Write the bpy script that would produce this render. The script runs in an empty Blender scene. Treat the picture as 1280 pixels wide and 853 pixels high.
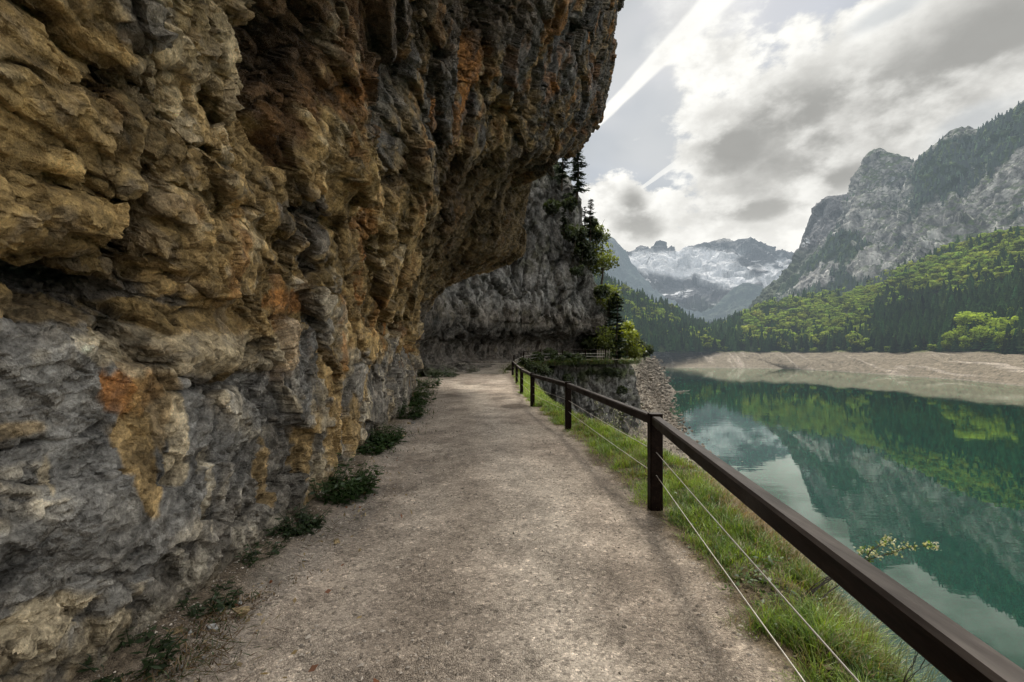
import bpy, math, random
import numpy as np
from mathutils import Vector, Matrix
random.seed(4); RNG = np.random.default_rng(7)
F = 569.0; EYE = 1.65; HY = 440.0; CX = 640.0
LAKE = -23.35
SC = bpy.context.scene
COL = SC.collection

def at(px, py, Y):
    return (Y*(px-CX)/F, Y, EYE + Y*(HY-py)/F)

# ------------------------------------------------------------------ noise
def h32(ix, iy, iz, seed):
    ix = ix.astype(np.int64); iy = iy.astype(np.int64); iz = iz.astype(np.int64)
    h = (ix*73856093) ^ (iy*19349663) ^ (iz*83492791) ^ (seed*2654435761)
    h &= 0xffffffff
    h = ((h ^ (h >> 15))*2246822519) & 0xffffffff
    h = ((h ^ (h >> 13))*3266489917) & 0xffffffff
    return h ^ (h >> 16)

def vnoise(P, scale=1.0, seed=0):
    q = (P/np.asarray(scale)).astype(np.float64)
    i = np.floor(q); f = q-i; f = f*f*f*(f*(f*6-15)+10)
    i = i.astype(np.int64); out = np.zeros(len(q))
    for dx in (0, 1):
        wx = f[:, 0] if dx else 1-f[:, 0]
        for dy in (0, 1):
            wy = f[:, 1] if dy else 1-f[:, 1]
            for dz in (0, 1):
                wz = f[:, 2] if dz else 1-f[:, 2]
                out += wx*wy*wz*(h32(i[:, 0]+dx, i[:, 1]+dy, i[:, 2]+dz, seed)/4294967295.0)
    return out*2-1

def fbm(P, scale=1.0, octv=4, seed=0, gain=0.5, ridged=False):
    a = 1.0; s = np.asarray(scale, float)*np.ones(3); out = 0; tot = 0
    for o in range(octv):
        n = vnoise(P, s, seed+o*17)
        if ridged: n = 1-2*np.abs(n)
        out = out+a*n; tot += a; a *= gain; s = s/2.03
    return out/tot

def facet(P, scale, seed, tilt=1.1):
    """tilted planes per Voronoi cell: reads as broken rock blocks.  returns value, crack distance"""
    q = P/np.asarray(scale, float); i = np.floor(q).astype(np.int64)
    n = len(q); b1 = np.full(n, 9.0); b2 = np.full(n, 9.0); val = np.zeros(n)
    for dx in (-1, 0, 1):
        for dy in (-1, 0, 1):
            for dz in (-1, 0, 1):
                cx, cy, cz = i[:, 0]+dx, i[:, 1]+dy, i[:, 2]+dz
                h = h32(cx, cy, cz, seed)
                ox = q[:, 0]-cx-(h & 1023)/1023.0
                oy = q[:, 1]-cy-((h >> 10) & 1023)/1023.0
                oz = q[:, 2]-cz-((h >> 20) & 1023)/1023.0
                d = np.sqrt(ox*ox+oy*oy+oz*oz)
                m = d < b1
                b2 = np.where(m, b1, np.minimum(b2, d))
                g = h32(cx, cy, cz, seed+991)
                v = .62*(((h >> 7) & 255)/255.0-.5)+tilt*(((g & 1023)/511.5-1)*ox+(((g >> 10) & 1023)/511.5-1)*oy+(((g >> 20) & 1023)/511.5-1)*oz)
                val = np.where(m, v, val); b1 = np.where(m, d, b1)
    return val, b2-b1

def sst(x, a, b):
    t = np.clip((x-a)/(b-a), 0, 1); return t*t*(3-2*t)

# ------------------------------------------------------------------ mesh helpers
def link(o, parent=None):
    COL.objects.link(o)
    if parent is not None: o.parent = parent
    return o

def mesh_obj(name, V, faces, mat, parent=None, smooth=False, col=None, loc=None):
    """faces: one (n,k) array or a list of arrays of differing k"""
    me = bpy.data.meshes.new(name)
    V = np.asarray(V, np.float32).reshape(-1, 3)
    if isinstance(faces, np.ndarray): faces = [faces]
    faces = [np.asarray(f, np.int32) for f in faces if len(f)]
    me.vertices.add(len(V)); me.vertices.foreach_set('co', V.ravel())
    idx = np.concatenate([f.ravel() for f in faces])
    tot = np.concatenate([np.full(len(f), f.shape[1], np.int32) for f in faces])
    st = np.concatenate([[0], np.cumsum(tot)[:-1]]).astype(np.int32)
    me.loops.add(len(idx)); me.loops.foreach_set('vertex_index', idx)
    me.polygons.add(len(tot)); me.polygons.foreach_set('loop_start', st); me.polygons.foreach_set('loop_total', tot)
    me.polygons.foreach_set('use_smooth', np.full(len(tot), smooth, bool))
    me.update(calc_edges=True)
    if col is not None:
        c = np.ones((len(V), 4), np.float32); c[:, :3] = col
        at_ = me.attributes.new('Col', 'FLOAT_COLOR', 'POINT'); at_.data.foreach_set('color', c.ravel())
    me.materials.append(mat)
    o = bpy.data.objects.new(name, me)
    if loc is not None: o.location = loc
    return link(o, parent)

def empty(name, loc=(0, 0, 0), rz=0.0):
    o = bpy.data.objects.new(name, None); o.location = loc; o.rotation_euler = (0, 0, rz)
    o.empty_display_size = .2
    return link(o)

def tag(o, label=None, cat=None, group=None, kind=None):
    if label: o['label'] = label
    if cat: o['category'] = cat
    if group: o['group'] = group
    if kind: o['kind'] = kind
    return o

def copy_tree(o, parent=None):
    c = o.copy(); COL.objects.link(c)
    if parent is not None: c.parent = parent
    for ch in list(o.children): copy_tree(ch, c)
    return c

def grid_faces(nu, nv):
    """vertex index = u*nv+v"""
    u, v = np.meshgrid(np.arange(nu-1), np.arange(nv-1), indexing='ij')
    a = (u*nv+v).ravel()
    return np.stack([a, a+nv, a+nv+1, a+1], 1)

def sharpen(ob, nu, nv, deg=28):
    """mark the creases of a grid mesh sharp so broken rock keeps its edges"""
    me = ob.data; nf = len(me.polygons)
    fn = np.empty(nf*3, np.float32); me.polygons.foreach_get('normal', fn); fn = fn.reshape(nu-1, nv-1, 3)
    ev = np.empty(len(me.edges)*2, np.int32); me.edges.foreach_get('vertices', ev); ev = np.sort(ev.reshape(-1, 2), 1)
    u, v = ev[:, 0]//nv, ev[:, 0] % nv; vert = (ev[:, 1]-ev[:, 0]) == 1
    ua, va = np.where(vert, u-1, u), np.where(vert, v, v-1); ok = (ua >= 0) & (va >= 0) & (u < nu-1) & (v < nv-1)
    a = fn[np.clip(ua, 0, nu-2), np.clip(va, 0, nv-2)]; b = fn[np.clip(u, 0, nu-2), np.clip(v, 0, nv-2)]
    sh = ok & ((a*b).sum(1) < math.cos(math.radians(deg)))
    at_ = me.attributes.new('sharp_edge', 'BOOLEAN', 'EDGE'); at_.data.foreach_set('value', sh)

def grid_normals(G):
    du = np.gradient(G, axis=0); dv = np.gradient(G, axis=1)
    n = np.cross(du, dv); n /= np.linalg.norm(n, axis=2, keepdims=True)+1e-12
    return n

def blur(A, k, axis):
    if k < 1: return A
    B = A.copy(); n = A.shape[axis]
    for _ in range(2):
        C = np.zeros_like(B)
        for d in range(-k, k+1):
            C += np.take(B, np.clip(np.arange(n)+d, 0, n-1), axis=axis)
        B = C/(2*k+1)
    return B

def tube(path, rad, sides=6):
    P = np.asarray(path, float); n = len(P); rad = np.ones(n)*np.asarray(rad)
    T = np.gradient(P, axis=0); T /= np.linalg.norm(T, axis=1, keepdims=True)+1e-9
    ref = np.array([0, 0, 1.0]) if abs(T[:, 2]).mean() < .8 else np.array([1.0, 0, 0])
    A = np.cross(T, ref); A /= np.linalg.norm(A, axis=1, keepdims=True)+1e-9
    B = np.cross(T, A)
    th = np.arange(sides)/sides*2*np.pi
    V = P[:, None]+rad[:, None, None]*(np.cos(th)[None, :, None]*A[:, None]+np.sin(th)[None, :, None]*B[:, None])
    f = []
    for i in range(n-1):
        for j in range(sides):
            k = (j+1) % sides
            f.append((i*sides+j, i*sides+k, (i+1)*sides+k, (i+1)*sides+j))
    return V.reshape(-1, 3), np.array(f, np.int32)

class MB:
    """collects quads/tris into one mesh"""
    def __init__(s): s.V = []; s.F3 = []; s.F4 = []; s.C = []; s.n = 0
    def add(s, V, F, c=(1, 1, 1)):
        V = np.asarray(V, float).reshape(-1, 3); F = np.asarray(F, np.int32)
        (s.F3 if F.shape[1] == 3 else s.F4).append(F+s.n); s.V.append(V)
        c = np.asarray(c, float); s.C.append(np.broadcast_to(c, (len(V), 3))); s.n += len(V)
    def build(s, name, mat, parent=None, smooth=False, loc=None):
        fs = []
        if s.F3: fs.append(np.concatenate(s.F3))
        if s.F4: fs.append(np.concatenate(s.F4))
        return mesh_obj(name, np.concatenate(s.V), fs, mat, parent, smooth, np.concatenate(s.C), loc)

def quads(cen, a, b):
    """leaf quads: centre, half vectors a, b -> V, F"""
    V = np.stack([cen-a, cen-b*.9+a*.1, cen+a, cen+b], 1).reshape(-1, 3)
    F = np.arange(len(cen)*4).reshape(-1, 4)
    return V, F

def rand_unit(n):
    v = RNG.normal(size=(n, 3)); return v/np.linalg.norm(v, axis=1, keepdims=True)

# ------------------------------------------------------------------ materials
HAZE = (0.43, 0.51, 0.57)  # emission mixed into far surfaces by distance to imitate air haze
def new_mat(name):
    m = bpy.data.materials.new(name); m.use_nodes = True
    nt = m.node_tree; nt.nodes.clear()
    return m, nt, nt.nodes, nt.links

def N(nt, t, **kw):
    n = nt.nodes.new(t)
    for k, v in kw.items():
        if k in n.inputs.keys() and not hasattr(type(n), k): n.inputs[k].default_value = v
        else: setattr(n, k, v)
    return n

def noise_node(nt, scale, detail=6, rough=.6, vec=None, stretch=None):
    n = nt.nodes.new('ShaderNodeTexNoise'); n.inputs['Scale'].default_value = scale
    n.inputs['Detail'].default_value = detail; n.inputs['Roughness'].default_value = rough
    g = nt.nodes.new('ShaderNodeNewGeometry'); src = g.outputs['Position']
    if stretch is not None:
        mp = nt.nodes.new('ShaderNodeMapping'); mp.inputs['Scale'].default_value = stretch
        nt.links.new(src, mp.inputs[0]); src = mp.outputs[0]
    nt.links.new(src, n.inputs['Vector'])
    return n

def ramp(nt, src, stops):
    r = nt.nodes.new('ShaderNodeValToRGB'); nt.links.new(src, r.inputs[0])
    e = r.color_ramp.elements
    while len(e) < len(stops): e.new(.5)
    for k, (p, c) in enumerate(stops):
        e[k].position = p
        e[k].color = (c, c, c, 1) if np.isscalar(c) else (*c, 1)
    return r

def mul(nt, a, b, fac=1.0, mode='MULTIPLY'):
    m = nt.nodes.new('ShaderNodeMix'); m.data_type = 'RGBA'; m.blend_type = mode
    m.inputs[0].default_value = fac
    for k, x in ((6, a), (7, b)):
        if isinstance(x, tuple): m.inputs[k].default_value = (*x, 1)
        else: nt.links.new(x, m.inputs[k])
    return m.outputs[2]

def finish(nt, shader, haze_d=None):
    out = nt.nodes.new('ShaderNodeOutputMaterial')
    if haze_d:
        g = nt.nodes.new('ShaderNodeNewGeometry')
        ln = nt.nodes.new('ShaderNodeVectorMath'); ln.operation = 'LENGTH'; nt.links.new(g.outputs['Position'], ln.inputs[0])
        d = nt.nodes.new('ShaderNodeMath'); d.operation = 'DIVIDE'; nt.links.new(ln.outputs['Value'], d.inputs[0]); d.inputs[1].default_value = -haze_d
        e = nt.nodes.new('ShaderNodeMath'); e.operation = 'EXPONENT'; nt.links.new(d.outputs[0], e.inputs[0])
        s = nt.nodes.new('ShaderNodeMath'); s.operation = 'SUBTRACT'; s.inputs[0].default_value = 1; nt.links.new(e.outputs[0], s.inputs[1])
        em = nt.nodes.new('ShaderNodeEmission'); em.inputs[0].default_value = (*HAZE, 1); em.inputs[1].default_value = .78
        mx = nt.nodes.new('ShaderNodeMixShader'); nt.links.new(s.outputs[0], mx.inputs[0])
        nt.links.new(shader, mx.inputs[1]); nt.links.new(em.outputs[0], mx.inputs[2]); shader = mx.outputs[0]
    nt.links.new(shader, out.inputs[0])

def principled(nt, col, rough=.85, spec=.3, bump=None, bstr=.5, bdist=.02, metallic=0):
    p = nt.nodes.new('ShaderNodeBsdfPrincipled')
    if isinstance(col, tuple): p.inputs['Base Color'].default_value = (*col, 1)
    else: nt.links.new(col, p.inputs['Base Color'])
    if hasattr(rough, 'links'): nt.links.new(rough, p.inputs['Roughness'])
    else: p.inputs['Roughness'].default_value = rough
    p.inputs['Specular IOR Level'].default_value = spec; p.inputs['Metallic'].default_value = metallic
    if bump is not None:
        b = nt.nodes.new('ShaderNodeBump'); b.inputs['Strength'].default_value = bstr; b.inputs['Distance'].default_value = bdist
        nt.links.new(bump, b.inputs['Height']); nt.links.new(b.outputs[0], p.inputs['Normal'])
    return p

def attr(nt, name='Col'):
    a = nt.nodes.new('ShaderNodeAttribute'); a.attribute_name = name; return a.outputs['Color']

def leaf_mat(name, trans=.45, haze=None, tint=(1, 1, 1), rough=.6):
    m, nt, nd, lk = new_mat(name)
    c = mul(nt, attr(nt), tint)
    d = N(nt, 'ShaderNodeBsdfDiffuse'); lk.new(c, d.inputs[0])
    t = N(nt, 'ShaderNodeBsdfTranslucent'); lk.new(mul(nt, c, (1.15, 1.1, .55)), t.inputs[0])
    mx = N(nt, 'ShaderNodeMixShader'); mx.inputs[0].default_value = trans
    lk.new(d.outputs[0], mx.inputs[1]); lk.new(t.outputs[0], mx.inputs[2])
    g = N(nt, 'ShaderNodeBsdfGlossy'); g.inputs['Roughness'].default_value = .45; g.inputs[0].default_value = (.8, .85, .8, 1)
    m2 = N(nt, 'ShaderNodeMixShader'); m2.inputs[0].default_value = .05 if haze is None else .0
    lk.new(mx.outputs[0], m2.inputs[1]); lk.new(g.outputs[0], m2.inputs[2])
    finish(nt, m2.outputs[0], haze); return m

def rock_mat(name, haze=None, fine=1.0, bstr=.7, contrast=.5, rough=.8, facets=(5.5, 17), zs=1.0, spec=.25):
    m, nt, nd, lk = new_mat(name)
    n1 = noise_node(nt, 1.7*fine, 5, .68); n2 = noise_node(nt, 9*fine, 5, .72); n3 = noise_node(nt, 48*fine, 3, .75)
    st = noise_node(nt, 2.2*fine, 5, .68, stretch=(1, 1, .16))
    c = attr(nt)
    c = mul(nt, c, ramp(nt, n1.outputs['Fac'], [(.3, 1-contrast), (.5, 1), (.72, 1+contrast*.6)]).outputs[0])
    c = mul(nt, c, ramp(nt, n2.outputs['Fac'], [(.32, .42), (.5, 1), (.70, 1.5)]).outputs[0], .95)
    c = mul(nt, c, ramp(nt, st.outputs['Fac'], [(.36, .42), (.5, 1), (.8, 1.15)]).outputs[0], .65)
    c = mul(nt, c, ramp(nt, n3.outputs['Fac'], [(.32, .6), (.68, 1.4)]).outputs[0], .85)
    rg = noise_node(nt, 5*fine, 5, .62); rg.noise_type = 'RIDGED_MULTIFRACTAL'; rg.inputs['Lacunarity'].default_value = 2.2
    c = mul(nt, c, ramp(nt, rg.outputs['Fac'], [(.2, 1.15), (.6, .92), (1, .4)]).outputs[0], .85)
    ad = N(nt, 'ShaderNodeMath', operation='MULTIPLY_ADD'); lk.new(n2.outputs['Fac'], ad.inputs[0]); ad.inputs[1].default_value = .9; lk.new(n3.outputs['Fac'], ad.inputs[2])
    a2 = N(nt, 'ShaderNodeMath', operation='MULTIPLY_ADD'); lk.new(rg.outputs['Fac'], a2.inputs[0]); a2.inputs[1].default_value = -.5; lk.new(ad.outputs[0], a2.inputs[2])
    # chipped planes: tilted facet per cell at two sizes
    geo = N(nt, 'ShaderNodeNewGeometry'); wn = noise_node(nt, 6*fine, 2, .5)
    wv_ = N(nt, 'ShaderNodeVectorMath', operation='MULTIPLY_ADD'); lk.new(wn.outputs['Color'], wv_.inputs[0]); wv_.inputs[1].default_value = (.11/fine,)*3; lk.new(geo.outputs['Position'], wv_.inputs[2])
    hs = []
    for sc_, k_ in ((facets[0]*fine, 1.0), (facets[1]*fine, .9)):
        mp_ = N(nt, 'ShaderNodeMapping'); mp_.inputs['Scale'].default_value = (1, 1, zs); lk.new(wv_.outputs[0], mp_.inputs[0])
        vo = N(nt, 'ShaderNodeTexVoronoi'); vo.inputs['Scale'].default_value = sc_; lk.new(mp_.outputs[0], vo.inputs['Vector'])
        df_ = N(nt, 'ShaderNodeVectorMath', operation='SUBTRACT'); lk.new(mp_.outputs[0], df_.inputs[0]); lk.new(vo.outputs['Position'], df_.inputs[1])
        cc_ = N(nt, 'ShaderNodeVectorMath', operation='SUBTRACT'); lk.new(vo.outputs['Color'], cc_.inputs[0]); cc_.inputs[1].default_value = (.5, .5, .5)
        dt_ = N(nt, 'ShaderNodeVectorMath', operation='DOT_PRODUCT'); lk.new(df_.outputs[0], dt_.inputs[0]); lk.new(cc_.outputs[0], dt_.inputs[1])
        sp_ = N(nt, 'ShaderNodeSeparateColor'); lk.new(vo.outputs['Color'], sp_.inputs[0])
        hh_ = N(nt, 'ShaderNodeMath', operation='MULTIPLY_ADD'); lk.new(sp_.outputs[0], hh_.inputs[0]); hh_.inputs[1].default_value = .22/sc_*k_; 
        h2_ = N(nt, 'ShaderNodeMath', operation='MULTIPLY'); lk.new(dt_.outputs['Value'], h2_.inputs[0]); h2_.inputs[1].default_value = 1.15*k_; lk.new(h2_.outputs[0], hh_.inputs[2])
        hs.append(hh_.outputs[0])
        c = mul(nt, c, ramp(nt, sp_.outputs[1], [(0, .72), (.5, 1), (1, 1.3)]).outputs[0], .8)
    fs_ = N(nt, 'ShaderNodeMath', operation='ADD'); lk.new(hs[0], fs_.inputs[0]); lk.new(hs[1], fs_.inputs[1])
    a3 = N(nt, 'ShaderNodeMath', operation='MULTIPLY_ADD'); lk.new(fs_.outputs[0], a3.inputs[0]); a3.inputs[1].default_value = 1/(.04/fine)*1.25; lk.new(a2.outputs[0], a3.inputs[2])
    p = principled(nt, c, rough, spec, a3.outputs[0], bstr, .04/fine)
    finish(nt, p.outputs[0], haze); return m
# ================================================================== near overhanging cliff
def catmull(A, t):
    """A: (k, ...) control values, t: float positions 0..k-1"""
    k = len(A); i = np.clip(np.floor(t).astype(int), 0, k-2); f = (t-i)
    p0 = A[np.clip(i-1, 0, k-1)]; p1 = A[i]; p2 = A[i+1]; p3 = A[np.clip(i+2, 0, k-1)]
    f = f.reshape((-1,)+(1,)*(A.ndim-1))
    m1 = (p2-p0)*.35; m2 = (p3-p1)*.35
    return (2*f**3-3*f**2+1)*p1+(f**3-2*f**2+f)*m1+(-2*f**3+3*f**2)*p2+(f**3-f**2)*m2

def resample(P, n):
    P = np.asarray(P, float); d = np.concatenate([[0], np.cumsum(np.linalg.norm(np.diff(P, axis=0), axis=1))])
    s = np.linspace(0, d[-1], n); return np.stack([np.interp(s, d, P[:, k]) for k in range(P.shape[1])], 1)

VIS, EXT = 740, 40
def station(Y, pxs, wx=None):
    pts = np.array([at(a, b, Y) for a, b in pxs])[:, [0, 2]]
    lo = np.array([[pts[0, 0]-.15, -.7]])
    pts = np.concatenate([lo, pts])
    vis = resample(pts, VIS)
    last = vis[-1]; top = np.array([[last[0]+.15, last[1]+1.5], [last[0]+.6, last[1]+8], [last[0]+.3, 30.0]])
    ext = resample(np.concatenate([[last], top]), EXT+1)[1:]
    W = np.concatenate([vis, ext])
    return np.stack([W[:, 0], np.full(len(W), Y), W[:, 1]], 1)

def base_h(Y): return HY+EYE*F/Y
near_prof = [(242, base_h(3)), (235, 440), (252, 300), (262, 200), (278, 100), (300, 0), (345, -190)]
S = []
P3 = station(3.0, near_prof)
for Y, dx in ((-10, -.2), (-4, 0), (0.4, .0), (1.5, 0.02)):
    q = P3.copy(); q[:, 1] = Y; q[:, 0] += dx; S.append(q)
S.append(P3)
S.append(station(5, [(401, 628), (395, 440), (398, 340), (425, 230), (445, 110), (462, 0), (490, -120)]))
S.append(station(7.5, [(452, 565), (452, 470), (462, 385), (492, 290), (512, 220), (520, 120), (545, 0), (570, -110)]))
S.append(station(9.5, [(480, 539), (482, 440), (486, 390), (512, 300), (540, 240), (575, 120), (598, 0), (620, -100)]))
S.append(station(12, [(503, 519), (502, 440), (505, 385), (530, 310), (560, 235), (612, 190), (640, 100), (690, 0), (705, -100)]))
S.append(station(17, [(515, 496), (512, 440), (514, 395), (552, 330), (590, 285), (640, 225), (690, 185), (722, 130), (744, 0), (752, -100)]))
S.append(station(23, [(517, 481), (515, 440), (520, 402), (548, 372), (580, 348), (652, 318), (660, 270), (664, 222), (692, 200), (724, 184), (748, 150), (761, 98), (770, 40), (773, 0), (777, -100)]))
e1 = S[-1].copy(); e1[:, 1] = 25.5; e1[:, 0] -= .9+.16*np.clip(e1[:, 2], 0, 30); S.append(e1)
e2 = e1.copy(); e2[:, 1] = 29; e2[:, 0] = np.minimum(e2[:, 0], 0)*.5-4.2-.05*e2[:, 2]; S.append(e2)
e3 = e2.copy(); e3[:, 1] = 38; e3[:, 0] = -7.5; S.append(e3)
S = np.array(S)                                             # (k, rows, 3)
ts = np.concatenate([np.linspace(0, 3, 24)[:-1], np.linspace(3, 4, 130)[:-1], np.linspace(4, 10, 620)[:-1], np.linspace(10, 11, 60)[:-1], np.linspace(11, 13, 40)])
G = catmull(S, ts)
G = blur(blur(G, 4, 1), 2, 0)
nU, nV = G.shape[:2]
Nn = -grid_normals(G)
Nn = blur(blur(Nn, 9, 1), 9, 0); Nn /= np.linalg.norm(Nn, axis=2, keepdims=True)
if Nn[nU//2, 60, 0] < 0: Nn = -Nn
def PX_(P): return CX+F*P[:, 0]/np.maximum(P[:, 1], .3)
def pick(px, py):
    d = np.where(vis, (PX-px)**2+(PY-py)**2, 1e9); i = int(np.argmin(d)); return P[i], P[i, 1]/F
def blob(px, py, rpx, sx=1.0, sz=1.0):
    c, s = pick(px, py); r = rpx*s; v = P-c
    # along the wall (y, x) and up
    dd = np.sqrt(((v[:, 0]**2+v[:, 1]**2*.55)/sx**2)+(v[:, 2]/sz)**2)/r
    return dd
def crack(pts, wpx, depth):
    global D
    Q = [pick(*p) for p in pts]
    best = np.full(len(P), 9e9); sc = np.ones(len(P))
    for (a, sa), (b, sb) in zip(Q[:-1], Q[1:]):
        ab = b-a; t = np.clip(((P-a)@ab)/(ab@ab+1e-9), 0, 1)
        d = np.linalg.norm(P-(a+t[:, None]*ab)+.05*np.stack([vnoise(P, .22, 61)]*3, 1), axis=1)
        s = sa+(sb-sa)*t; k = d/(wpx*s); sc = np.where(k < best, s, sc); best = np.minimum(best, k)
    D -= depth*np.exp(-best**2)
def coarse():
    """first displacement of the wall: blocks, ledges, recesses and long cracks (works on the globals P, D ...)"""
    global P, Nf, hh, dip, wob, big, Pr, W, low, nearf, f1, c1, f2, c2, f6, c6, fv, cv, rgh, farf, D, PX, PY, vis, ribf
    P = G.reshape(-1, 3); Nf = Nn.reshape(-1, 3)
    hh = P[:, 2]
    dip = np.array([[1, 0, 0], [0, math.cos(.30), -math.sin(.30)], [0, math.sin(.30), math.cos(.30)]])
    Pr = P@dip.T
    W = Pr + .10*np.stack([fbm(P, .7, 2, 11), fbm(P, .7, 2, 12), fbm(P, .7, 2, 13)], 1) + .03*np.stack([vnoise(P, .12, 14), vnoise(P, .12, 15), vnoise(P, .12, 16)], 1)
    low = 1-sst(hh+.5*vnoise(P, 1.5, 3), 1.1, 2.3)             # lower smooth grey wall
    nearf = sst(P[:, 1], 2.0, 7.0)
    f1, c1 = facet(W, (2.8, 2.8, 1.7), 21)
    f2, c2 = facet(W, (1.15, 1.3, .72), 22)
    f6, c6 = facet(Pr, (6, 5, 3.4), 28)
    fv, cv = facet(W, (.55, .55, 1.9), 25)                     # vertical ribs for the lower wall
    big = fbm(P, 3.2, 3, 31)
    rgh = .55+.75*sst(fbm(P, 1.4, 3, 33), -.25, .3)             # some faces are clean, some shattered
    farf = sst(P[:, 1], 6, 14)
    D = (.12+.15*nearf-.03*farf)*(1-.8*low)*f1 + .34*farf*f6 + .10*(.35+.65*nearf)*big*(1-.6*low)
    D += (.115+.075*nearf-.06*farf)*(1-.5*low)*f2
    ribf = farf*sst(PX_(P), 430, 520); f7, c7 = facet(W, (1.1, .9, 3.0), 29); D += ribf*(.19*f7-.10*np.exp(-(c7/.04)**2))
    D += low*(.085*fv-.025*np.exp(-(cv/.03)**2)+.05*f2)
    D += .025*fbm(P, .9, 2, 48)
    D -= .10*(1-low)*np.exp(-(c1/.03)**2) + .035*np.exp(-(c2/.03)**2)*(1-.6*low)
    # measured features of the wall: recesses (-), bulges (+), long cracks
    PX = CX+F*P[:, 0]/np.maximum(P[:, 1], .3); PY = HY-F*(P[:, 2]-EYE)/np.maximum(P[:, 1], .3)
    vis = (P[:, 1] > 1.2) & (P[:, 1] < 24)
    wob = .35*fbm(P, .8, 4, 55)
    for px, py, r, sx, sz, a in [(150, 372, 90, 1.5, .35, -.30), (60, 350, 70, 1.6, .3, -.24), (345, 140, 60, .6, 1.0, -.45), (370, 60, 90, .7, 1.2, -.5),
            (430, 215, 55, 1.2, .4, .35), (210, 190, 100, 1.3, .35, .22), (250, 450, 60, 1.2, .5, .20), (460, 260, 45, 1, .6, -.4), (600, 300, 60, 1.2, .5, .3),
            (680, 150, 60, 1, .7, .35), (500, 120, 80, .5, 1.4, -.7), (560, 370, 40, 1, .5, -.5), (385, 330, 45, 1, .5, -.25), (300, 270, 60, 1.3, .3, -.22), (100, 240, 60, 1.6, .25, -.15),
            (640, 240, 60, 1.2, .3, -.5)]:
        D += .7*a*np.exp(-np.clip(blob(px, py, r, sx, sz)+wob, 0, 9)**2)
    crack([(0, 572), (60, 548), (128, 536)], 5, .10)
    crack([(125, 400), (170, 432), (205, 487)], 7, .14)
    crack([(205, 492), (280, 478), (345, 468)], 6, .12)
    crack([(338, 0), (340, 60), (346, 125), (362, 200)], 13, .45)
    crack([(610, 0), (575, 130), (530, 300), (490, 440)], 10, .45)
    crack([(668, 75), (655, 140)], 7, .4)
    crack([(590, 20), (560, 140)], 8, .35)
    crack([(285, 580), (290, 640)], 9, .12)
    crack([(0, 300), (120, 330), (230, 350)], 7, .12)
    crack([(160, 60), (230, 100), (310, 190)], 8, .15)
    crack([(0, 60), (60, 95), (130, 120)], 9, .16)
    return P+Nf*(D*(1-.8*(1-sst(hh, -.1, .35))))[:, None]
G_full, N_full = G, Nn
G, Nn = G_full[::2, ::2], N_full[::2, ::2]; k_u, k_v = G.shape[:2]
Q1 = coarse().reshape(k_u, k_v, 3)
# even out the mesh over the broken surface so that steep ledge sides get as many faces as the rest
def remap_axis(Q, axis, lo, hi, other):
    """index field that spaces the rows evenly along the displaced surface between lo and hi"""
    Q = np.moveaxis(Q, axis, 0); n_ = Q.shape[0]
    s_ = np.linalg.norm(np.diff(Q, axis=0), axis=2)/np.maximum(Q[:-1, :, 1], 1.6); s_ = s_[lo:hi]
    s_ = s_+.55*s_.mean(0, keepdims=True); cum = np.concatenate([np.zeros((1, s_.shape[1])), np.cumsum(s_, 0)]); cum /= cum[-1:]
    out = np.tile(np.arange(n_, dtype=float)[:, None], (1, Q.shape[1])); q = np.linspace(0, 1, hi-lo+1)
    for j in range(Q.shape[1]): out[lo:hi+1, j] = np.interp(q, cum[:, j], np.arange(lo, hi+1))
    return blur(out, other, 1)
def take(A, idx, axis):
    A = np.moveaxis(A, axis, 0); n_ = A.shape[0]; i_ = np.clip(np.floor(idx).astype(int), 0, n_-2); f_ = (idx-i_)[..., None]; c_ = np.arange(A.shape[1])[None]
    return np.moveaxis(A[i_, c_]*(1-f_)+A[i_+1, c_]*f_, 0, axis)
def enlarge(idx, n0, n1):
    a = np.interp(np.arange(n0)/2., np.arange(idx.shape[0]), np.arange(idx.shape[0])); b = np.clip(np.arange(n1)/2., 0, idx.shape[1]-1)
    i_ = np.clip(np.floor(a).astype(int), 0, idx.shape[0]-2); fa = (a-i_)[:, None]; X = idx[i_]*(1-fa)+idx[i_+1]*fa
    j_ = np.clip(np.floor(b).astype(int), 0, idx.shape[1]-2); fb = (b-j_)[None]; return (X[:, j_]*(1-fb)+X[:, j_+1]*fb)*2
iu = remap_axis(Q1, 0, int(np.searchsorted(ts, 3.4))//2, int(np.searchsorted(ts, 10.6))//2, 5)
Q2 = take(Q1, iu, 0)
iv = remap_axis(Q2, 1, 8, VIS//2-4, 5)
IU = np.clip(enlarge(iu, nU, nV), 0, nU-1); IV = np.clip(enlarge(iv, nV, nU), 0, nV-1)
G = take(take(G_full, IU, 0), IV, 1); Nn = take(take(N_full, IU, 0), IV, 1); Nn /= np.linalg.norm(Nn, axis=2, keepdims=True)
P1 = coarse()
G1 = P1.reshape(nU, nV, 3); N1 = grid_normals(blur(blur(G1, 1, 0), 1, 1)); N1 *= np.sign((N1*Nn).sum(2, keepdims=True)+1e-9)
N1 = N1+.5*Nn; N1 /= np.linalg.norm(N1, axis=2, keepdims=True); N1 = N1.reshape(-1, 3)
W1 = P1@dip.T+.03*np.stack([vnoise(P1, .12, 14), vnoise(P1, .12, 15), vnoise(P1, .12, 16)], 1)
f3, c3 = facet(W1, (.44, .52, .33), 23); f4, c4 = facet(W1, (.16, .18, .135), 24); f5, c5 = facet(W1, (.07, .075, .06), 26); f8, c8 = facet(W1, (.34, .34, 1.0), 30)
D2 = rgh*((.080+.03*nearf-.035*farf)*f3*(1-.4*low) + (.034-.006*farf)*f4*(1-.25*low) + .017*f5) - .012*rgh*np.exp(-(c3/.05)**2)*(1-.6*low)
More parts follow.
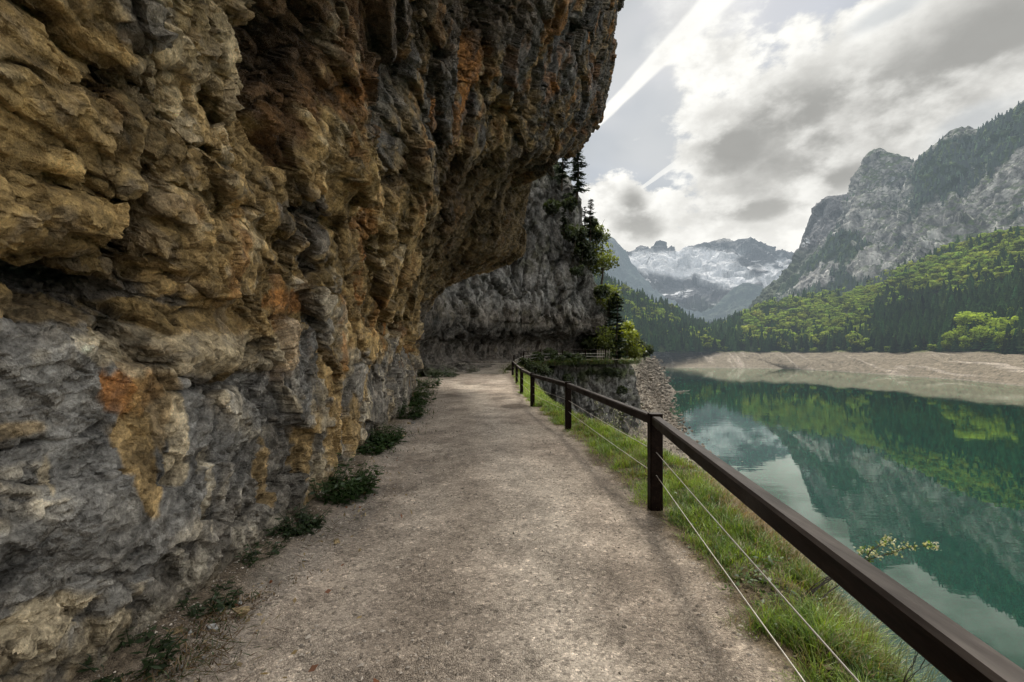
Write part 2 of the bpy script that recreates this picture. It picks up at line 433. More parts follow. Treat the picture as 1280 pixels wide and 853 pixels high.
D2 = D2*(1-.5*ribf)+ribf*(.075*f8-.03*np.exp(-(c8/.06)**2))
D2 += .012*fbm(P1, .22, 4, 41, .62) + .03*fbm(P1, (.9, .9, .22), 4, 47, .55, ridged=True)*(1-low)
D2 *= 1-.8*(1-sst(hh, -.1, .35))
D *= 1-.8*(1-sst(hh, -.1, .35))
keep = 1-sst(P[:, 1], 27, 34); D *= .4+.6*keep; D *= 1-.35*sst(P[:, 1], 18, 22)
D2 *= .4+.6*keep
Pd = P + Nf*D[:, None] + N1*D2[:, None]
Pd[:, 2] -= (D*.15)*sst(hh, .5, 1.5)
Pd[:, 0] = np.where((hh < 1.0) & (P[:, 1] < 20), np.minimum(Pd[:, 0], P[:, 0]+.12), Pd[:, 0])

# colour of the rock (albedo)
grey = np.array([.222, .216, .200]); dark = np.array([.085, .082, .078]); tan = np.array([.385, .265, .115]); olive = np.array([.225, .155, .060])
orange = np.array([.50, .22, .06]); pale = np.array([.54, .445, .29]); cream = np.array([.62, .55, .42]); rust = np.array([.23, .115, .045])
nA = fbm(P, 1.1, 5, 71, .6); nB = fbm(P, .5, 5, 72, .62); nS = fbm(P, (.45, .45, 2.6), 4, 73, .6); nC = fbm(P, .16, 3, 74, .6)
C = np.tile(tan, (len(P), 1))
def lay(w, c):
    global C
    w = np.clip(w, 0, 1)[:, None]; C = C*(1-w)+w*c
bk = .45*f2+.4*f3+.25*f4                                  # colour breaks along the blocks
lay(sst(nA+.3*bk, -.02, .2)*.8, olive); lay(sst(nB+.3*bk, .15, .32)*.6, pale)
Lw = sst(low+.9*nA+.35*nS+.35*bk, .48, .66); lay(Lw*.85, grey); lay(Lw*sst(nS+.3*bk, .1, .28)*.7, pale*.85); lay(Lw*sst(-nA-.3*bk, .1, .3)*.6, dark*1.6); lay(Lw*sst(nB+.3*bk, .2, .35)*.5, cream*.75)
up_ = sst(PX+70*nA+40*bk, 450, 520)*(1-sst(PY+50*nB, 190, 250))*vis; lay(up_*.8, grey*.48); lay(up_*sst(nS+.3*bk, .05, .3)*.8, dark*.8); lay(up_*sst(-nS+.3*bk, .12, .26)*.7, tan*.75); lay(up_*sst(nA-.4*nS, .25, .4)*.6, orange*.6)  # grey rock face, darkened further to paint in overhang shade
for px, py, r, sx, sz, c, a in [
        (60, 520, 150, 1.5, .8, grey, .9), (90, 650, 190, 1.4, .9, grey*.85, .9), (330, 500, 70, 1, .9, grey*1.05, .85), (300, 560, 60, .8, 1, grey*.9, .8), (90, 470, 70, 1.4, .6, grey, .7),
        (160, 560, 45, .4, 2.2, tan*1.1, .9), (250, 620, 22, .4, 2.6, cream*.95, .9), (160, 480, 36, 1.2, .9, orange*.9, .85), (115, 437, 22, 1.5, .6, cream*1.1, .9), (40, 790, 50, 1.4, .7, pale, .8), (190, 500, 50, .6, 1.2, tan, .7),
        (240, 440, 70, 1.6, .4, pale, .8), (420, 520, 60, .8, 1.6, tan*1.15, .9), (400, 600, 40, .8, 1.3, pale*.95, .8), (385, 560, 34, .5, 2.0, tan*1.2, .9), (345, 590, 26, .4, 2.2, tan*1.1, .8), (215, 540, 30, .4, 2, pale, .75), (60, 600, 24, .4, 2.2, pale*.85, .7), (20, 540, 40, 1.3, .5, tan, .6), (440, 560, 40, .6, 1.5, tan*1.1, .85), (330, 440, 50, 1.2, .6, pale*.9, .6), (370, 470, 40, .7, 1.6, grey*1.2, .75), (450, 470, 40, .6, 1.8, tan*1.1, .8), (440, 400, 60, 1, 1, tan, .6),
        (375, 60, 110, .7, 1.3, rust*.7, .9), (440, 80, 90, .7, 1.2, rust*.9, .85), (440, 105, 40, .8, 1, orange*.7, .8), (420, 60, 40, .6, 1.3, orange*.6, .6), (330, 20, 40, .6, 1.2, tan*.8, .7), (230, 30, 90, 1, 1, olive, .6), (240, 60, 46, .9, .9, tan*.95, .8), (160, 20, 60, 1.2, .8, grey*.6, .8),
        (120, 200, 160, 1.5, .8, olive*1.25, .5), (260, 260, 160, 1.5, .6, tan, .45), (480, 60, 70, .5, 1.6, grey*.8, .8), (500, 130, 60, .5, 1.4, grey*.7, .8), (560, 60, 55, .5, 2.0, dark*1.6, .85), (575, 180, 40, .6, 1.5, rust, .7),
        (600, 80, 34, .5, 1.8, orange*.85, .9), (590, 130, 24, .7, 1, orange*1.1, .85), (545, 135, 22, .7, 1.2, orange*.9, .8), (650, 40, 60, .8, 1.5, grey*.8, .9), (700, 60, 60, .7, 1.6, grey*.75, .9), (735, 110, 40, .6, 1.5, dark*1.6, .85),
        (738, 35, 14, .5, 3.0, orange*1.05, .95), (678, 78, 11, .8, 1, cream, .95), (680, 105, 16, .6, 1.3, orange, .9), (690, 150, 36, 1, .8, tan*.9, .85), (640, 180, 60, 1.3, .5, tan*.9, .8), (590, 200, 50, 1.1, .6, olive*1.2, .8), (720, 170, 26, 1, .9, dark*1.4, .9),
        (490, 385, 18, .5, 2.4, orange*1.05, .95), (455, 360, 34, .6, 1.5, orange*.7, .85), (380, 380, 46, 1.3, .4, orange*.8, .8), (395, 420, 30, .8, .9, grey*1.3, .8), (430, 430, 34, .5, 1.8, orange*.75, .6), (500, 420, 26, .5, 2.2, rust, .7), (470, 300, 34, .8, 1.2, orange*.65, .7), (470, 240, 40, 1, .7, dark*1.5, .75),
        (400, 300, 44, .7, 1.2, dark*1.7, .8), (365, 270, 30, .8, .8, grey*.7, .6), (560, 250, 60, 1, .9, rust*.9, .7), (610, 270, 60, 1.2, .7, olive*.9, .8), (640, 310, 40, 1.2, .5, olive*1.1, .7), (560, 340, 50, 1.3, .7, olive*.7, .85), (530, 410, 50, .8, 1.5, dark*1.6, .85), (515, 450, 40, .6, 1.5, grey*.7, .8),
        (180, 372, 50, 1.4, .4, dark*1.6, .8), (60, 395, 40, 1.5, .4, tan*.8, .8)]:
    w = 1-sst(blob(px, py, r, sx, sz)+.75*nB+.45*nS+.55*bk, .72, .98)
    lay(w*a, c)
upper = sst(P[:, 1], 4, 9)*sst(hh, 3, 6)
lay(upper*sst(nS, .12, .4)*.75, dark*1.5); lay(upper*sst(-nS, .2, .5)*.5, orange*.6)
lay((1-Lw)*sst(nC, .2, .5)*.35, dark*2)
lay(sst(nS*nA, .03, .12)*.5*(1-.6*Lw), orange*.75)
roof = sst(PX+60*nA, 500, 560)*sst(PY+50*nB, 150, 215)*vis; lay(roof*.75, np.array([.085, .058, .028]))  # shade under the overhang painted into the rock colour
roof2 = sst(PX+60*nA, 290, 350)*(1-sst(PY+.25*(PX-300)+50*nB, 90, 190))*(1-sst(PX, 640, 700))*vis; lay(roof2*.65, np.array([.085, .056, .03]))  # downward-facing upper rock darkened in colour to stand for shade
stain = 1-sst(hh+.25*nB, .0, .35); lay(stain*.5, olive*.7)
gap = np.maximum.reduce([.8*np.exp(-(c1/.025)**2), .75*np.exp(-(c2/.03)**2), .65*np.exp(-(c3/.045)**2)*np.clip(rgh, 0, 1), .5*np.exp(-(c4/.07)**2)*np.clip(rgh-.3, 0, 1), ribf*.7*np.exp(-(c8/.06)**2)]); lay(gap*.55*(1-.6*low), np.array([.05, .04, .03]))   # crevice shade painted into the rock colour along the joints
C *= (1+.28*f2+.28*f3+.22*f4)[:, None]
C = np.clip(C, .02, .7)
cliff_m = rock_mat('layered_limestone', None, 1.0, .85, .45, facets=(7, 20), zs=1.15)
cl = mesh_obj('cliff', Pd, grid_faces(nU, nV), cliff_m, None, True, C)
sharpen(cl, nU, nV)
tag(cl, 'ochre and grey overhanging rock cliff leaning over the gravel path', 'cliff', None, 'structure')
# where the foot of the wall is, for the plants
Pd3 = Pd.reshape(nU, nV, 3); foot_i = np.argmin(np.abs(P.reshape(nU, nV, 3)[:, :VIS, 2]-.05), axis=1)
foot = Pd3[np.arange(nU), foot_i]
o = np.argsort(foot[:, 1]); foot = foot[o]
def foot_x(Y): return float(np.interp(Y, foot[:, 1], foot[:, 0]))

# ================================================================== far grey headland (path runs through a notch at its foot)
PATHC = np.array([(-9, -.35), (0, -.35), (2.3, -.36), (4.8, -.4), (9.8, -.75), (14.4, -1.35), (18.5, -1.75), (25, -2.1), (31, -2.2), (36, -1.95), (40, -.9), (43, 1.0), (45.3, 4.0), (46.6, 7.5), (47.5, 10.2), (50, 12.6), (58, 13.5), (75, 14)])[:, ::-1]
RISE = lambda Y: .85*sst(np.asarray(Y, float), 28, 44)
# plan curve of the wall at the lip of the notch: (x, y)
plan = np.array([(-6.5, 27), (-6.0, 33), (-5.2, 37.5), (-3.6, 42), (-.6, 45.8), (3.0, 47.6), (6.5, 48.3), (9.4, 49.0), (10.6, 50.2), (11.3, 53), (12.0, 60), (10, 74), (-6, 95)], float)
plan = resample(plan, 46)
for _ in range(2): plan = blur(plan, 2, 0)
uu = np.linspace(0, 45, 420); wv = np.interp(uu, [0, 6, 26, 33, 45], [0, 60, 330, 390, 419])
uu = np.interp(np.arange(420), np.sort(wv), uu)
pl = catmull(plan, uu)
tan2 = np.gradient(pl, axis=0); tan2 /= np.linalg.norm(tan2, axis=1, keepdims=True)
outn = np.stack([tan2[:, 1], -tan2[:, 0]], 1)            # outward (towards the lake / viewer)
prof = np.array([(6.2, -23.5), (4.8, -14), (4.0, -9), (3.5, -5), (3.2, -1.5), (3.0, .2), (2.7, .82), (-2.1, .86), (-2.3, 1.6), (-2.0, 2.8), (-1.2, 3.3), (-.2, 3.5), (.55, 3.9), (.7, 4.8), (.2, 7), (-.7, 10), (-1.7, 14), (-2.6, 18), (-3.6, 21.5), (-5.0, 24.5), (-8.0, 27), (-14, 30), (-30, 36), (-60, 50)], float)
pr = resample(prof[:20], 330); pr = np.concatenate([pr, resample(prof[19:], 26)[1:]])
pr = blur(pr, 2, 0)
nu, nv = len(pl), len(pr)
# the notch fades to a plain wall on the left part
nf = sst(np.arange(nu)/nu, .20, .42)
off = np.empty((nu, nv)); 
plain = np.where(pr[:, 1] < .84, 2.7, np.where(pr[:, 1] < 3.9, np.minimum(-.3, pr[:, 0]), pr[:, 0]-.2))
plain = blur(plain[:, None], 4, 0)[:, 0]
lobe = fbm(np.stack([pl[:, 0], pl[:, 1], 0*pl[:, 0]], 1), 2.6, 3, 117)
off = plain[None]*(1-nf[:, None])+pr[:, 0][None]*nf[:, None]
off += .8*lobe[:, None]*(1-sst(pr[:, 1], .85, 1.2))[None]*(pr[:, 0] > .5)[None]
lat = np.where(np.arange(nu)/nu > .5, 1.0, 1.0)
H = np.zeros((nu, nv, 3)); H[..., :2] = pl[:, None]+outn[:, None]*off[..., None]; H[..., 2] = pr[None, :, 1]
rt = sst(np.arange(nu)/nu, .50, .72)                       # the right flank leans back
lean = np.clip(pr[:, 1]-4.2, 0, 40)
H[..., 0] -= (rt[:, None]*lean[None]*.10)
H[..., 2] += np.clip(pr[:, 1]-9, 0, 99)[None]*(.9*(1-sst(pl[:, 0], 3, 7)))[:, None]  # hidden left part raised so that it shades the far path
H[..., 2] += (RISE(pl[:, 1])-.87)[:, None]*(1-sst(pr[:, 1], 6, 12))[None]
Pn = H.reshape(-1, 3); Nh = grid_normals(H)
Nh = blur(blur(Nh, 6, 0), 6, 1); Nh /= np.linalg.norm(Nh, axis=2, keepdims=True)
if (Nh[200, 200, :2]*outn[200]).sum() < 0: Nh = -Nh
Nh = Nh.reshape(-1, 3)
Wn = Pn+.3*np.stack([vnoise(Pn, 2, 111), vnoise(Pn, 2, 112), vnoise(Pn, 2, 113)], 1)
g1, k1 = facet(Wn, (3.4, 3.4, 6.5), 121); g2, k2 = facet(Wn, (1.3, 1.3, 2.8), 122); g3, k3 = facet(Wn, (.5, .5, .9), 123)
Dh = .9*g1+.5*g2+.2*g3-.35*np.exp(-(k1/.05)**2)-.22*np.exp(-(k2/.06)**2)+.3*fbm(Pn, (1.2, 1.2, 7), 4, 131, ridged=True)+.12*fbm(Pn, .6, 4, 141)
floor_m = (np.abs(Pn[:, 2]-.82) < .35)
Dh *= np.where(floor_m, .12, np.where(Pn[:, 2] < 0, 1.15, np.where(Pn[:, 2] < 4.6, .55, 1.0)))
Pn2 = Pn+Nh*Dh[:, None]
hz = Pn[:, 2]
m1 = fbm(Pn, 3, 5, 151, .6); m2 = fbm(Pn, (.7, .7, 7), 5, 152, .62); m3 = fbm(Pn, .9, 4, 153, .6)
C = np.tile(np.array([.21, .207, .195]), (len(Pn), 1))
lay(sst(m1, .0, .4)*.3, np.array([.34, .325, .295])); lay(sst(m2+.2*g3, .06, .26)*.75, np.array([.07, .07, .068])); lay(sst(-m2, .15, .3)*.5, np.array([.30, .29, .27]))
lay(sst(m3+.4*m1, .2, .5)*.55, np.array([.085, .085, .04]))
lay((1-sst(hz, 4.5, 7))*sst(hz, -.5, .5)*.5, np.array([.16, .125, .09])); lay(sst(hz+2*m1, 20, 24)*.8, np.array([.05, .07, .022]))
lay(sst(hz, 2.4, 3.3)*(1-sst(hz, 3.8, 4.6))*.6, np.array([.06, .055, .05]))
lay(np.exp(-(k1/.03)**2)*.7+np.exp(-(k2/.035)**2)*.6, np.array([.05, .05, .045]))
nzup = Nh[:, 2]
lay(sst(nzup, .35, .7)*sst(hz, 5, 8)*.8, np.array([.05, .07, .025]))
lay((1-sst(hz, -.4, .7))*sst(hz, -2.2, -.4)*sst(m3, -.3, .2)*.8, np.array([.06, .08, .025]))
head_m = rock_mat('grey_limestone', None, .42, .9, .3, facets=(4.5, 12), zs=.6)
hd = mesh_obj('headland_cliff', Pn2, grid_faces(nu, nv), head_m, None, True, np.clip(C, .02, .6))
sharpen(hd, nu, nv)
tag(hd, 'grey fluted rock headland with a dark notch behind the path bend', 'cliff', None, 'structure')
# ================================================================== path, verge, bank, lake
XR = lambda Y: np.interp(Y, [-9, 0, 2.3, 4.8, 9.8, 14.4, 18.5, 25, 31, 36], [1.25, 1.25, 1.36, 1.38, 1.12, .55, .30, .15, -.02, .1])
PY_ = np.concatenate([np.linspace(-6, 1, 12)[:-1], np.geomspace(1, 34, 330)])
cen = np.stack([np.interp(PY_, PATHC[:, 1], PATHC[:, 0]) if False else np.interp(PY_, PATHC[:10, 0], PATHC[:10, 1]), PY_], 1)
vv = np.linspace(0, 1, 150)
xl = np.array([foot_x(y) for y in PY_])-.9; xl0 = xl.copy(); xl = xl-3.5*sst(PY_, 17, 24)
xr = XR(PY_)+.5
PG = np.zeros((len(PY_), 150, 3))
PG[..., 0] = xl[:, None]*(1-vv)+xr[:, None]*vv; PG[..., 1] = PY_[:, None]
PP = PG.reshape(-1, 3)
und = .022*fbm(PP, (1.0, 1.6, 1), 3, 201)+.009*fbm(PP, .16, 3, 203)+.004*fbm(PP, .05, 2, 205)
dl = PP[:, 0]-np.repeat(xl0+.9, 150)
und += .10*(1-sst(dl, -.1, .75))+.03*fbm(PP, .3, 3, 207)*(1-sst(dl, .2, .9))
und -= .02*np.exp(-((dl-1.2)/.3)**2)
PP[:, 2] = und+np.repeat(RISE(PY_), 150)-.02
drr = np.repeat(XR(PY_), 150)-PP[:, 0]
pa = fbm(PP, (.8, 1.6, 1), 5, 211, .6); pb = fbm(PP, .25, 4, 213)
C = np.tile(np.array([.465, .395, .325]), (len(PP), 1))
lay(sst(pa, -.05, .4)*.65, np.array([.32, .265, .215])); lay(sst(-pa, .05, .4)*.45, np.array([.58, .505, .42]))
lay(np.exp(-((dl-2.35+.2*pa)/.38)**2)*.6, np.array([.58, .51, .43])); lay(np.exp(-((dl-1.0+.2*pa)/.3)**2)*.4, np.array([.55, .48, .40])); lay(np.exp(-((dl-1.65+.2*pa)/.25)**2)*.4, np.array([.30, .25, .20]))
for bx, by, r in ((.05, 14.0, .55), (-.35, 16.5, .5), (-1.6, 9, .5), (-1.0, 23, .9), (-2.3, 24, .9), (-1.6, 5.4, .4), (-1.3, 7.2, .35)):
    q = np.sqrt(((PP[:, 0]-bx)/r)**2+((PP[:, 1]-by)/(r*1.5))**2)+(.35 if by == 14.0 else .9)*pb
    lay((1-sst(q, .5, 1.0))*(.9 if r > .52 and by < 15 else .45), np.array([.12, .095, .075]))
lay((1-sst(dl+.3*pa, .2, 1.5))*.45, np.array([.24, .185, .14])); lay((1-sst(drr+.25*pa, -.1, .8))*.35, np.array([.25, .20, .15]))  # soft shade along both path edges painted into the gravel
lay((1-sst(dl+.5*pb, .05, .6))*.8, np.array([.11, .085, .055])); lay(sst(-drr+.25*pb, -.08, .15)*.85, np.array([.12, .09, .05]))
lay((1-sst(np.abs(dl-.45)+.2*pb, .05, .3))*.3, np.array([.42, .39, .35]))
m, nt, nd, lk = new_mat('trodden_gravel')
vor = N(nt, 'ShaderNodeTexVoronoi'); vor.inputs['Scale'].default_value = 95; vor.inputs['Randomness'].default_value = 1
g = N(nt, 'ShaderNodeNewGeometry'); lk.new(g.outputs['Position'], vor.inputs['Vector'])
v2 = N(nt, 'ShaderNodeTexVoronoi'); v2.inputs['Scale'].default_value = 38; lk.new(g.outputs['Position'], v2.inputs['Vector'])
sp = N(nt, 'ShaderNodeSeparateColor'); lk.new(vor.outputs['Color'], sp.inputs[0])
s2 = N(nt, 'ShaderNodeSeparateColor'); lk.new(v2.outputs['Color'], s2.inputs[0])
nz = noise_node(nt, 7, 8, .72); nl = noise_node(nt, 1.1, 4, .6)
c = mul(nt, attr(nt), ramp(nt, sp.outputs[0], [(0, .5), (.45, .95), (.85, 1.15), (1, 1.65)]).outputs[0], .85)
pm_ = noise_node(nt, 1.6, 4, .65); c = mul(nt, c, ramp(nt, s2.outputs[0], [(0, .45), (.16, .95), (.86, 1.05), (1, 1.7)]).outputs[0], .8)
c = mul(nt, c, ramp(nt, nz.outputs['Fac'], [(.3, .68), (.55, 1.05), (.75, 1.25)]).outputs[0], .9)
c = mul(nt, c, ramp(nt, nl.outputs['Fac'], [(.34, .70), (.66, 1.2)]).outputs[0], .9)
hv = N(nt, 'ShaderNodeMath', operation='MULTIPLY'); lk.new(vor.outputs['Distance'], hv.inputs[0]); lk.new(ramp(nt, pm_.outputs['Fac'], [(.38, .15), (.62, 1)]).outputs[0], hv.inputs[1]); hb = N(nt, 'ShaderNodeMath', operation='MULTIPLY_ADD'); lk.new(hv.outputs[0], hb.inputs[0]); hb.inputs[1].default_value = -2.0; lk.new(nz.outputs['Fac'], hb.inputs[2])
p = principled(nt, c, .92, .2, hb.outputs[0], .75, .012); finish(nt, p.outputs[0])
gravel_m = m
tag(mesh_obj('path', PP, grid_faces(len(PY_), 150), gravel_m, None, True, np.clip(C, .02, .7)), 'pale trodden gravel path running under the cliff', 'path', None, 'structure')

# ledge path round the bay (continuation)
cp = resample(np.array([(-2.2, 31), (-2.1, 36), (-1.0, 40), (.9, 43), (4.0, 45.3), (7.5, 46.6), (9.6, 47.3), (11.2, 48.6), (11.9, 50.5)]), 70)
cp = blur(cp, 3, 0); tt = np.gradient(cp, axis=0); tt /= np.linalg.norm(tt, axis=1, keepdims=True); nn = np.stack([tt[:, 1], -tt[:, 0]], 1)
lw = np.linspace(-3.6, 1.6, 14)
LG = np.zeros((70, 14, 3)); LG[..., :2] = cp[:, None]+nn[:, None]*lw[None, :, None]; LG[..., 2] = (RISE(cp[:, 1])+.005)[:, None]
Q = LG.reshape(-1, 3); Q[:, 2] += .03*vnoise(Q, .8, 221)
tag(mesh_obj('path_bend', Q, grid_faces(70, 14), gravel_m, None, True, np.tile(np.array([.26, .23, .19]), (len(Q), 1))), 'gravel path bending round the bay into the rock notch', 'path', None, 'structure')

# bank: from the path edge down to the lake
XE = lambda Y: np.interp(Y, [-8, 0, 2.3, 3.9, 6.4, 8, 10.5, 13, 18, 25, 32, 37, 41, 44, 46.5, 49, 53, 60, 80, 150, 250, 330, 450, 720], [2.3, 2.0, 2.05, 2.4, 2.75, 2.5, 2.1, 1.55, 1.25, 1.15, 1.0, 1.0, .4, .2, 2.0, 6.5, 11, 13, 17, 38, 74, 86, 112, 190])
XS = lambda Y: np.interp(Y, [-8, 0, 50, 66, 83, 103, 140, 178, 235, 284, 300, 330, 450, 720], [24, 25, 30, 33, 38.5, 43, 52, 60.5, 82, 103, 104, 101, 128, 235])
BY = np.concatenate([np.linspace(-8, 1, 14)[:-1], np.geomspace(1, 12, 190)[:-1], np.geomspace(12, 60, 150)[:-1], np.geomspace(60, 330, 170)[:-1], np.linspace(330, 720, 30)])
t = np.concatenate([np.linspace(-.045, 0, 26)[:-1], np.linspace(0, .04, 34)[:-1], np.linspace(.04, .25, 50)[:-1], np.linspace(.25, 1.12, 130)])
xe, xs = XE(BY), XS(BY)
BG = np.zeros((len(BY), len(t), 3)); BG[..., 1] = BY[:, None]
wd = xs-xe
inn = np.minimum(xe-XR(np.minimum(BY, 36))-.06, 3.0)          # the flat verge inside the edge
inn = np.where(BY > 36, 2.0, np.maximum(inn, .3)); inn = np.where(BY > 70, 40, inn)
tin = np.clip(t/-.045, 0, 1)
BG[..., 0] = np.where(t[None] < 0, xe[:, None]-tin[None]*inn[:, None], xe[:, None]+np.clip(t, 0, 9)[None]*wd[:, None])
dx = BG[..., 0]-xe[:, None]
cliffy = np.interp(BY, [-8, 10, 16, 40, 52, 70, 90, 720], [6, 6.5, 5, 3.5, 4.0, 3, 1.0, 1.0])[:, None]
cw = np.interp(BY, [-8, 12, 18, 40, 60, 720], [1.7, 1.6, 1.9, 3, 2.5, 3])[:, None]
tc = np.clip(t, 0, 2)[None]
zr = RISE(np.minimum(BY, 60))[:, None]*np.ones_like(dx)
fall = zr-.03-cliffy*sst(dx, 0, cw)-np.maximum(-.02-LAKE-cliffy+zr, 1)*np.clip((dx-cw*.6)/(wd[:, None]-cw*.6), 0, 1.2)**.95
far_up = np.where((t[None] < 0) & (BY[:, None] > 70), tin[None]*14, 0)
edge_round = -.10*sst(dx, -.35, 0)-.10*sst(dx, -.1, .15)
BG[..., 2] = np.where(dx < 0, zr-.02+edge_round+.04*(BY[:, None] < 40)-.13*(np.clip(tin, 0, 1)**4)[None]*(BY[:, None] < 40), fall+edge_round)+far_up
Q = BG.reshape(-1, 3); dxf = dx.ravel()
nb = fbm(Q, 2.2, 5, 231, .6); nb2 = fbm(Q, .5, 4, 232, .6)
fb, cb = facet(Q+.4*np.stack([nb, nb2, nb], 1), 1.6, 233); fb2, cb2 = facet(Q, .55, 234)
amp = sst(dxf, .15, 2.0)
verge = (1-sst(dxf, -.1, .1))
farw = sst(Q[:, 1], 60, 140)
Q[:, 2] += amp*((.55+.5*farw)*fb+.22*fb2+.4*nb)+verge*(.03*nb2+.025*fbm(Q, .16, 3, 236)) + farw*amp*.8*fbm(Q, 6, 4, 235)
Q[:, 0] += amp*.4*nb2
hgt = Q[:, 2]-LAKE
C = np.tile(np.array([.27, .235, .19]), (len(Q), 1))
lay(sst(nb, 0, .4)*.55, np.array([.18, .155, .125])); lay(sst(nb2, .1, .5)*.5, np.array([.36, .33, .29])); lay((1-sst(cb, .02, .12))*.5*amp, np.array([.09, .08, .07]))
lay((1-sst(hgt+nb, .2, 1.2))*.6, np.array([.14, .125, .10]))
lay((1-sst(dxf+.8*nb2, .5, 1.6))*.9*(Q[:, 1] < 60), np.array([.085, .075, .04]))
lay((1-sst(dxf+.3*nb2, .1, .6))*sst(nb2, -.2, .3)*.6*(Q[:, 1] < 60), np.array([.06, .085, .022]))
din = Q[:, 0]-np.repeat(XR(np.minimum(BY, 36)), len(t)); lay((1-sst(din+.35*nb2, .05, .3))*(Q[:, 1] < 36)*(dxf < 0), np.array([.22, .18, .14]))
lay((dxf < 0)*sst(fbm(Q, .12, 3, 237), .1, .4)*.5, np.array([.30, .24, .17]))
lay((dxf < .3)*(Q[:, 1] > 49.5)*.95, np.array([.045, .065, .02])); lay((1-sst(dxf+4*nb, .5, 5))*farw, np.array([.05, .075, .02]))
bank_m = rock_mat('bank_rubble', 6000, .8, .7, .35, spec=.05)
tag(mesh_obj('lake_bank', Q, grid_faces(len(BY), len(t)), bank_m, None, True, np.clip(C, .02, .6)), 'bare rubble bank dropping from the path to the lake', 'bank', None, 'structure')
BANK = Q.reshape(len(BY), len(t), 3)

# lake
m, nt, nd, lk = new_mat('lake_water')
g = N(nt, 'ShaderNodeNewGeometry')
def wave(sc, stretch, rot, detail=3):
    mp = N(nt, 'ShaderNodeMapping'); mp.inputs['Scale'].default_value = stretch; mp.inputs['Rotation'].default_value = (0, 0, rot)
    lk.new(g.outputs['Position'], mp.inputs[0]); n = N(nt, 'ShaderNodeTexNoise'); n.inputs['Scale'].default_value = sc; n.inputs['Detail'].default_value = detail; n.inputs['Roughness'].default_value = .55
    lk.new(mp.outputs[0], n.inputs['Vector']); return n
w1 = wave(.55, (.35, 1, 1), .5); w2 = wave(.16, (.4, 1, 1), .35, 2); w3 = wave(.012, (1, 1, 1), 0, 2)
calm = ramp(nt, w3.outputs['Fac'], [(.35, .25), (.65, 1.0)])
s = N(nt, 'ShaderNodeMath', operation='MULTIPLY_ADD'); lk.new(w2.outputs['Fac'], s.inputs[0]); s.inputs[1].default_value = 2.0; lk.new(w1.outputs['Fac'], s.inputs[2])
b = N(nt, 'ShaderNodeBump'); b.inputs['Distance'].default_value = .015; lk.new(s.outputs[0], b.inputs['Height']); lk.new(calm.outputs[0], b.inputs['Strength'])
df = N(nt, 'ShaderNodeBsdfDiffuse'); df.inputs[0].default_value = (.002, .028, .016, 1)
gl = N(nt, 'ShaderNodeBsdfGlossy'); gl.inputs['Roughness'].default_value = .012; gl.inputs[0].default_value = (.92, 1, .93, 1); lk.new(b.outputs[0], gl.inputs['Normal'])
fr = N(nt, 'ShaderNodeFresnel'); fr.inputs['IOR'].default_value = 1.36
fp = N(nt, 'ShaderNodeMath', operation='POWER'); lk.new(fr.outputs[0], fp.inputs[0]); fp.inputs[1].default_value = .7
mx = N(nt, 'ShaderNodeMixShader'); lk.new(fp.outputs[0], mx.inputs[0]); lk.new(df.outputs[0], mx.inputs[1]); lk.new(gl.outputs[0], mx.inputs[2])
finish(nt, mx.outputs[0])
tag(mesh_obj('lake_water', [(-40, -600, LAKE), (900, -600, LAKE), (900, 1100, LAKE), (-40, 1100, LAKE)], np.array([(0, 1, 2, 3)]), m), 'calm emerald green mountain lake mirroring forest and sky', 'lake', None, 'structure')
m, nt, nd, lk = new_mat('valley_floor'); nz = noise_node(nt, .02, 5)
finish(nt, principled(nt, ramp(nt, nz.outputs['Fac'], [(.3, (.03, .05, .02)), (.7, (.10, .10, .06))]).outputs[0], .9, .1).outputs[0], 4500)
tag(mesh_obj('ground', [(-20000, -20000, -27), (20000, -20000, -27), (20000, 20000, -27), (-20000, 20000, -27)], np.array([(0, 1, 2, 3)]), m), 'valley ground under and beyond the lake', 'ground', None, 'structure')
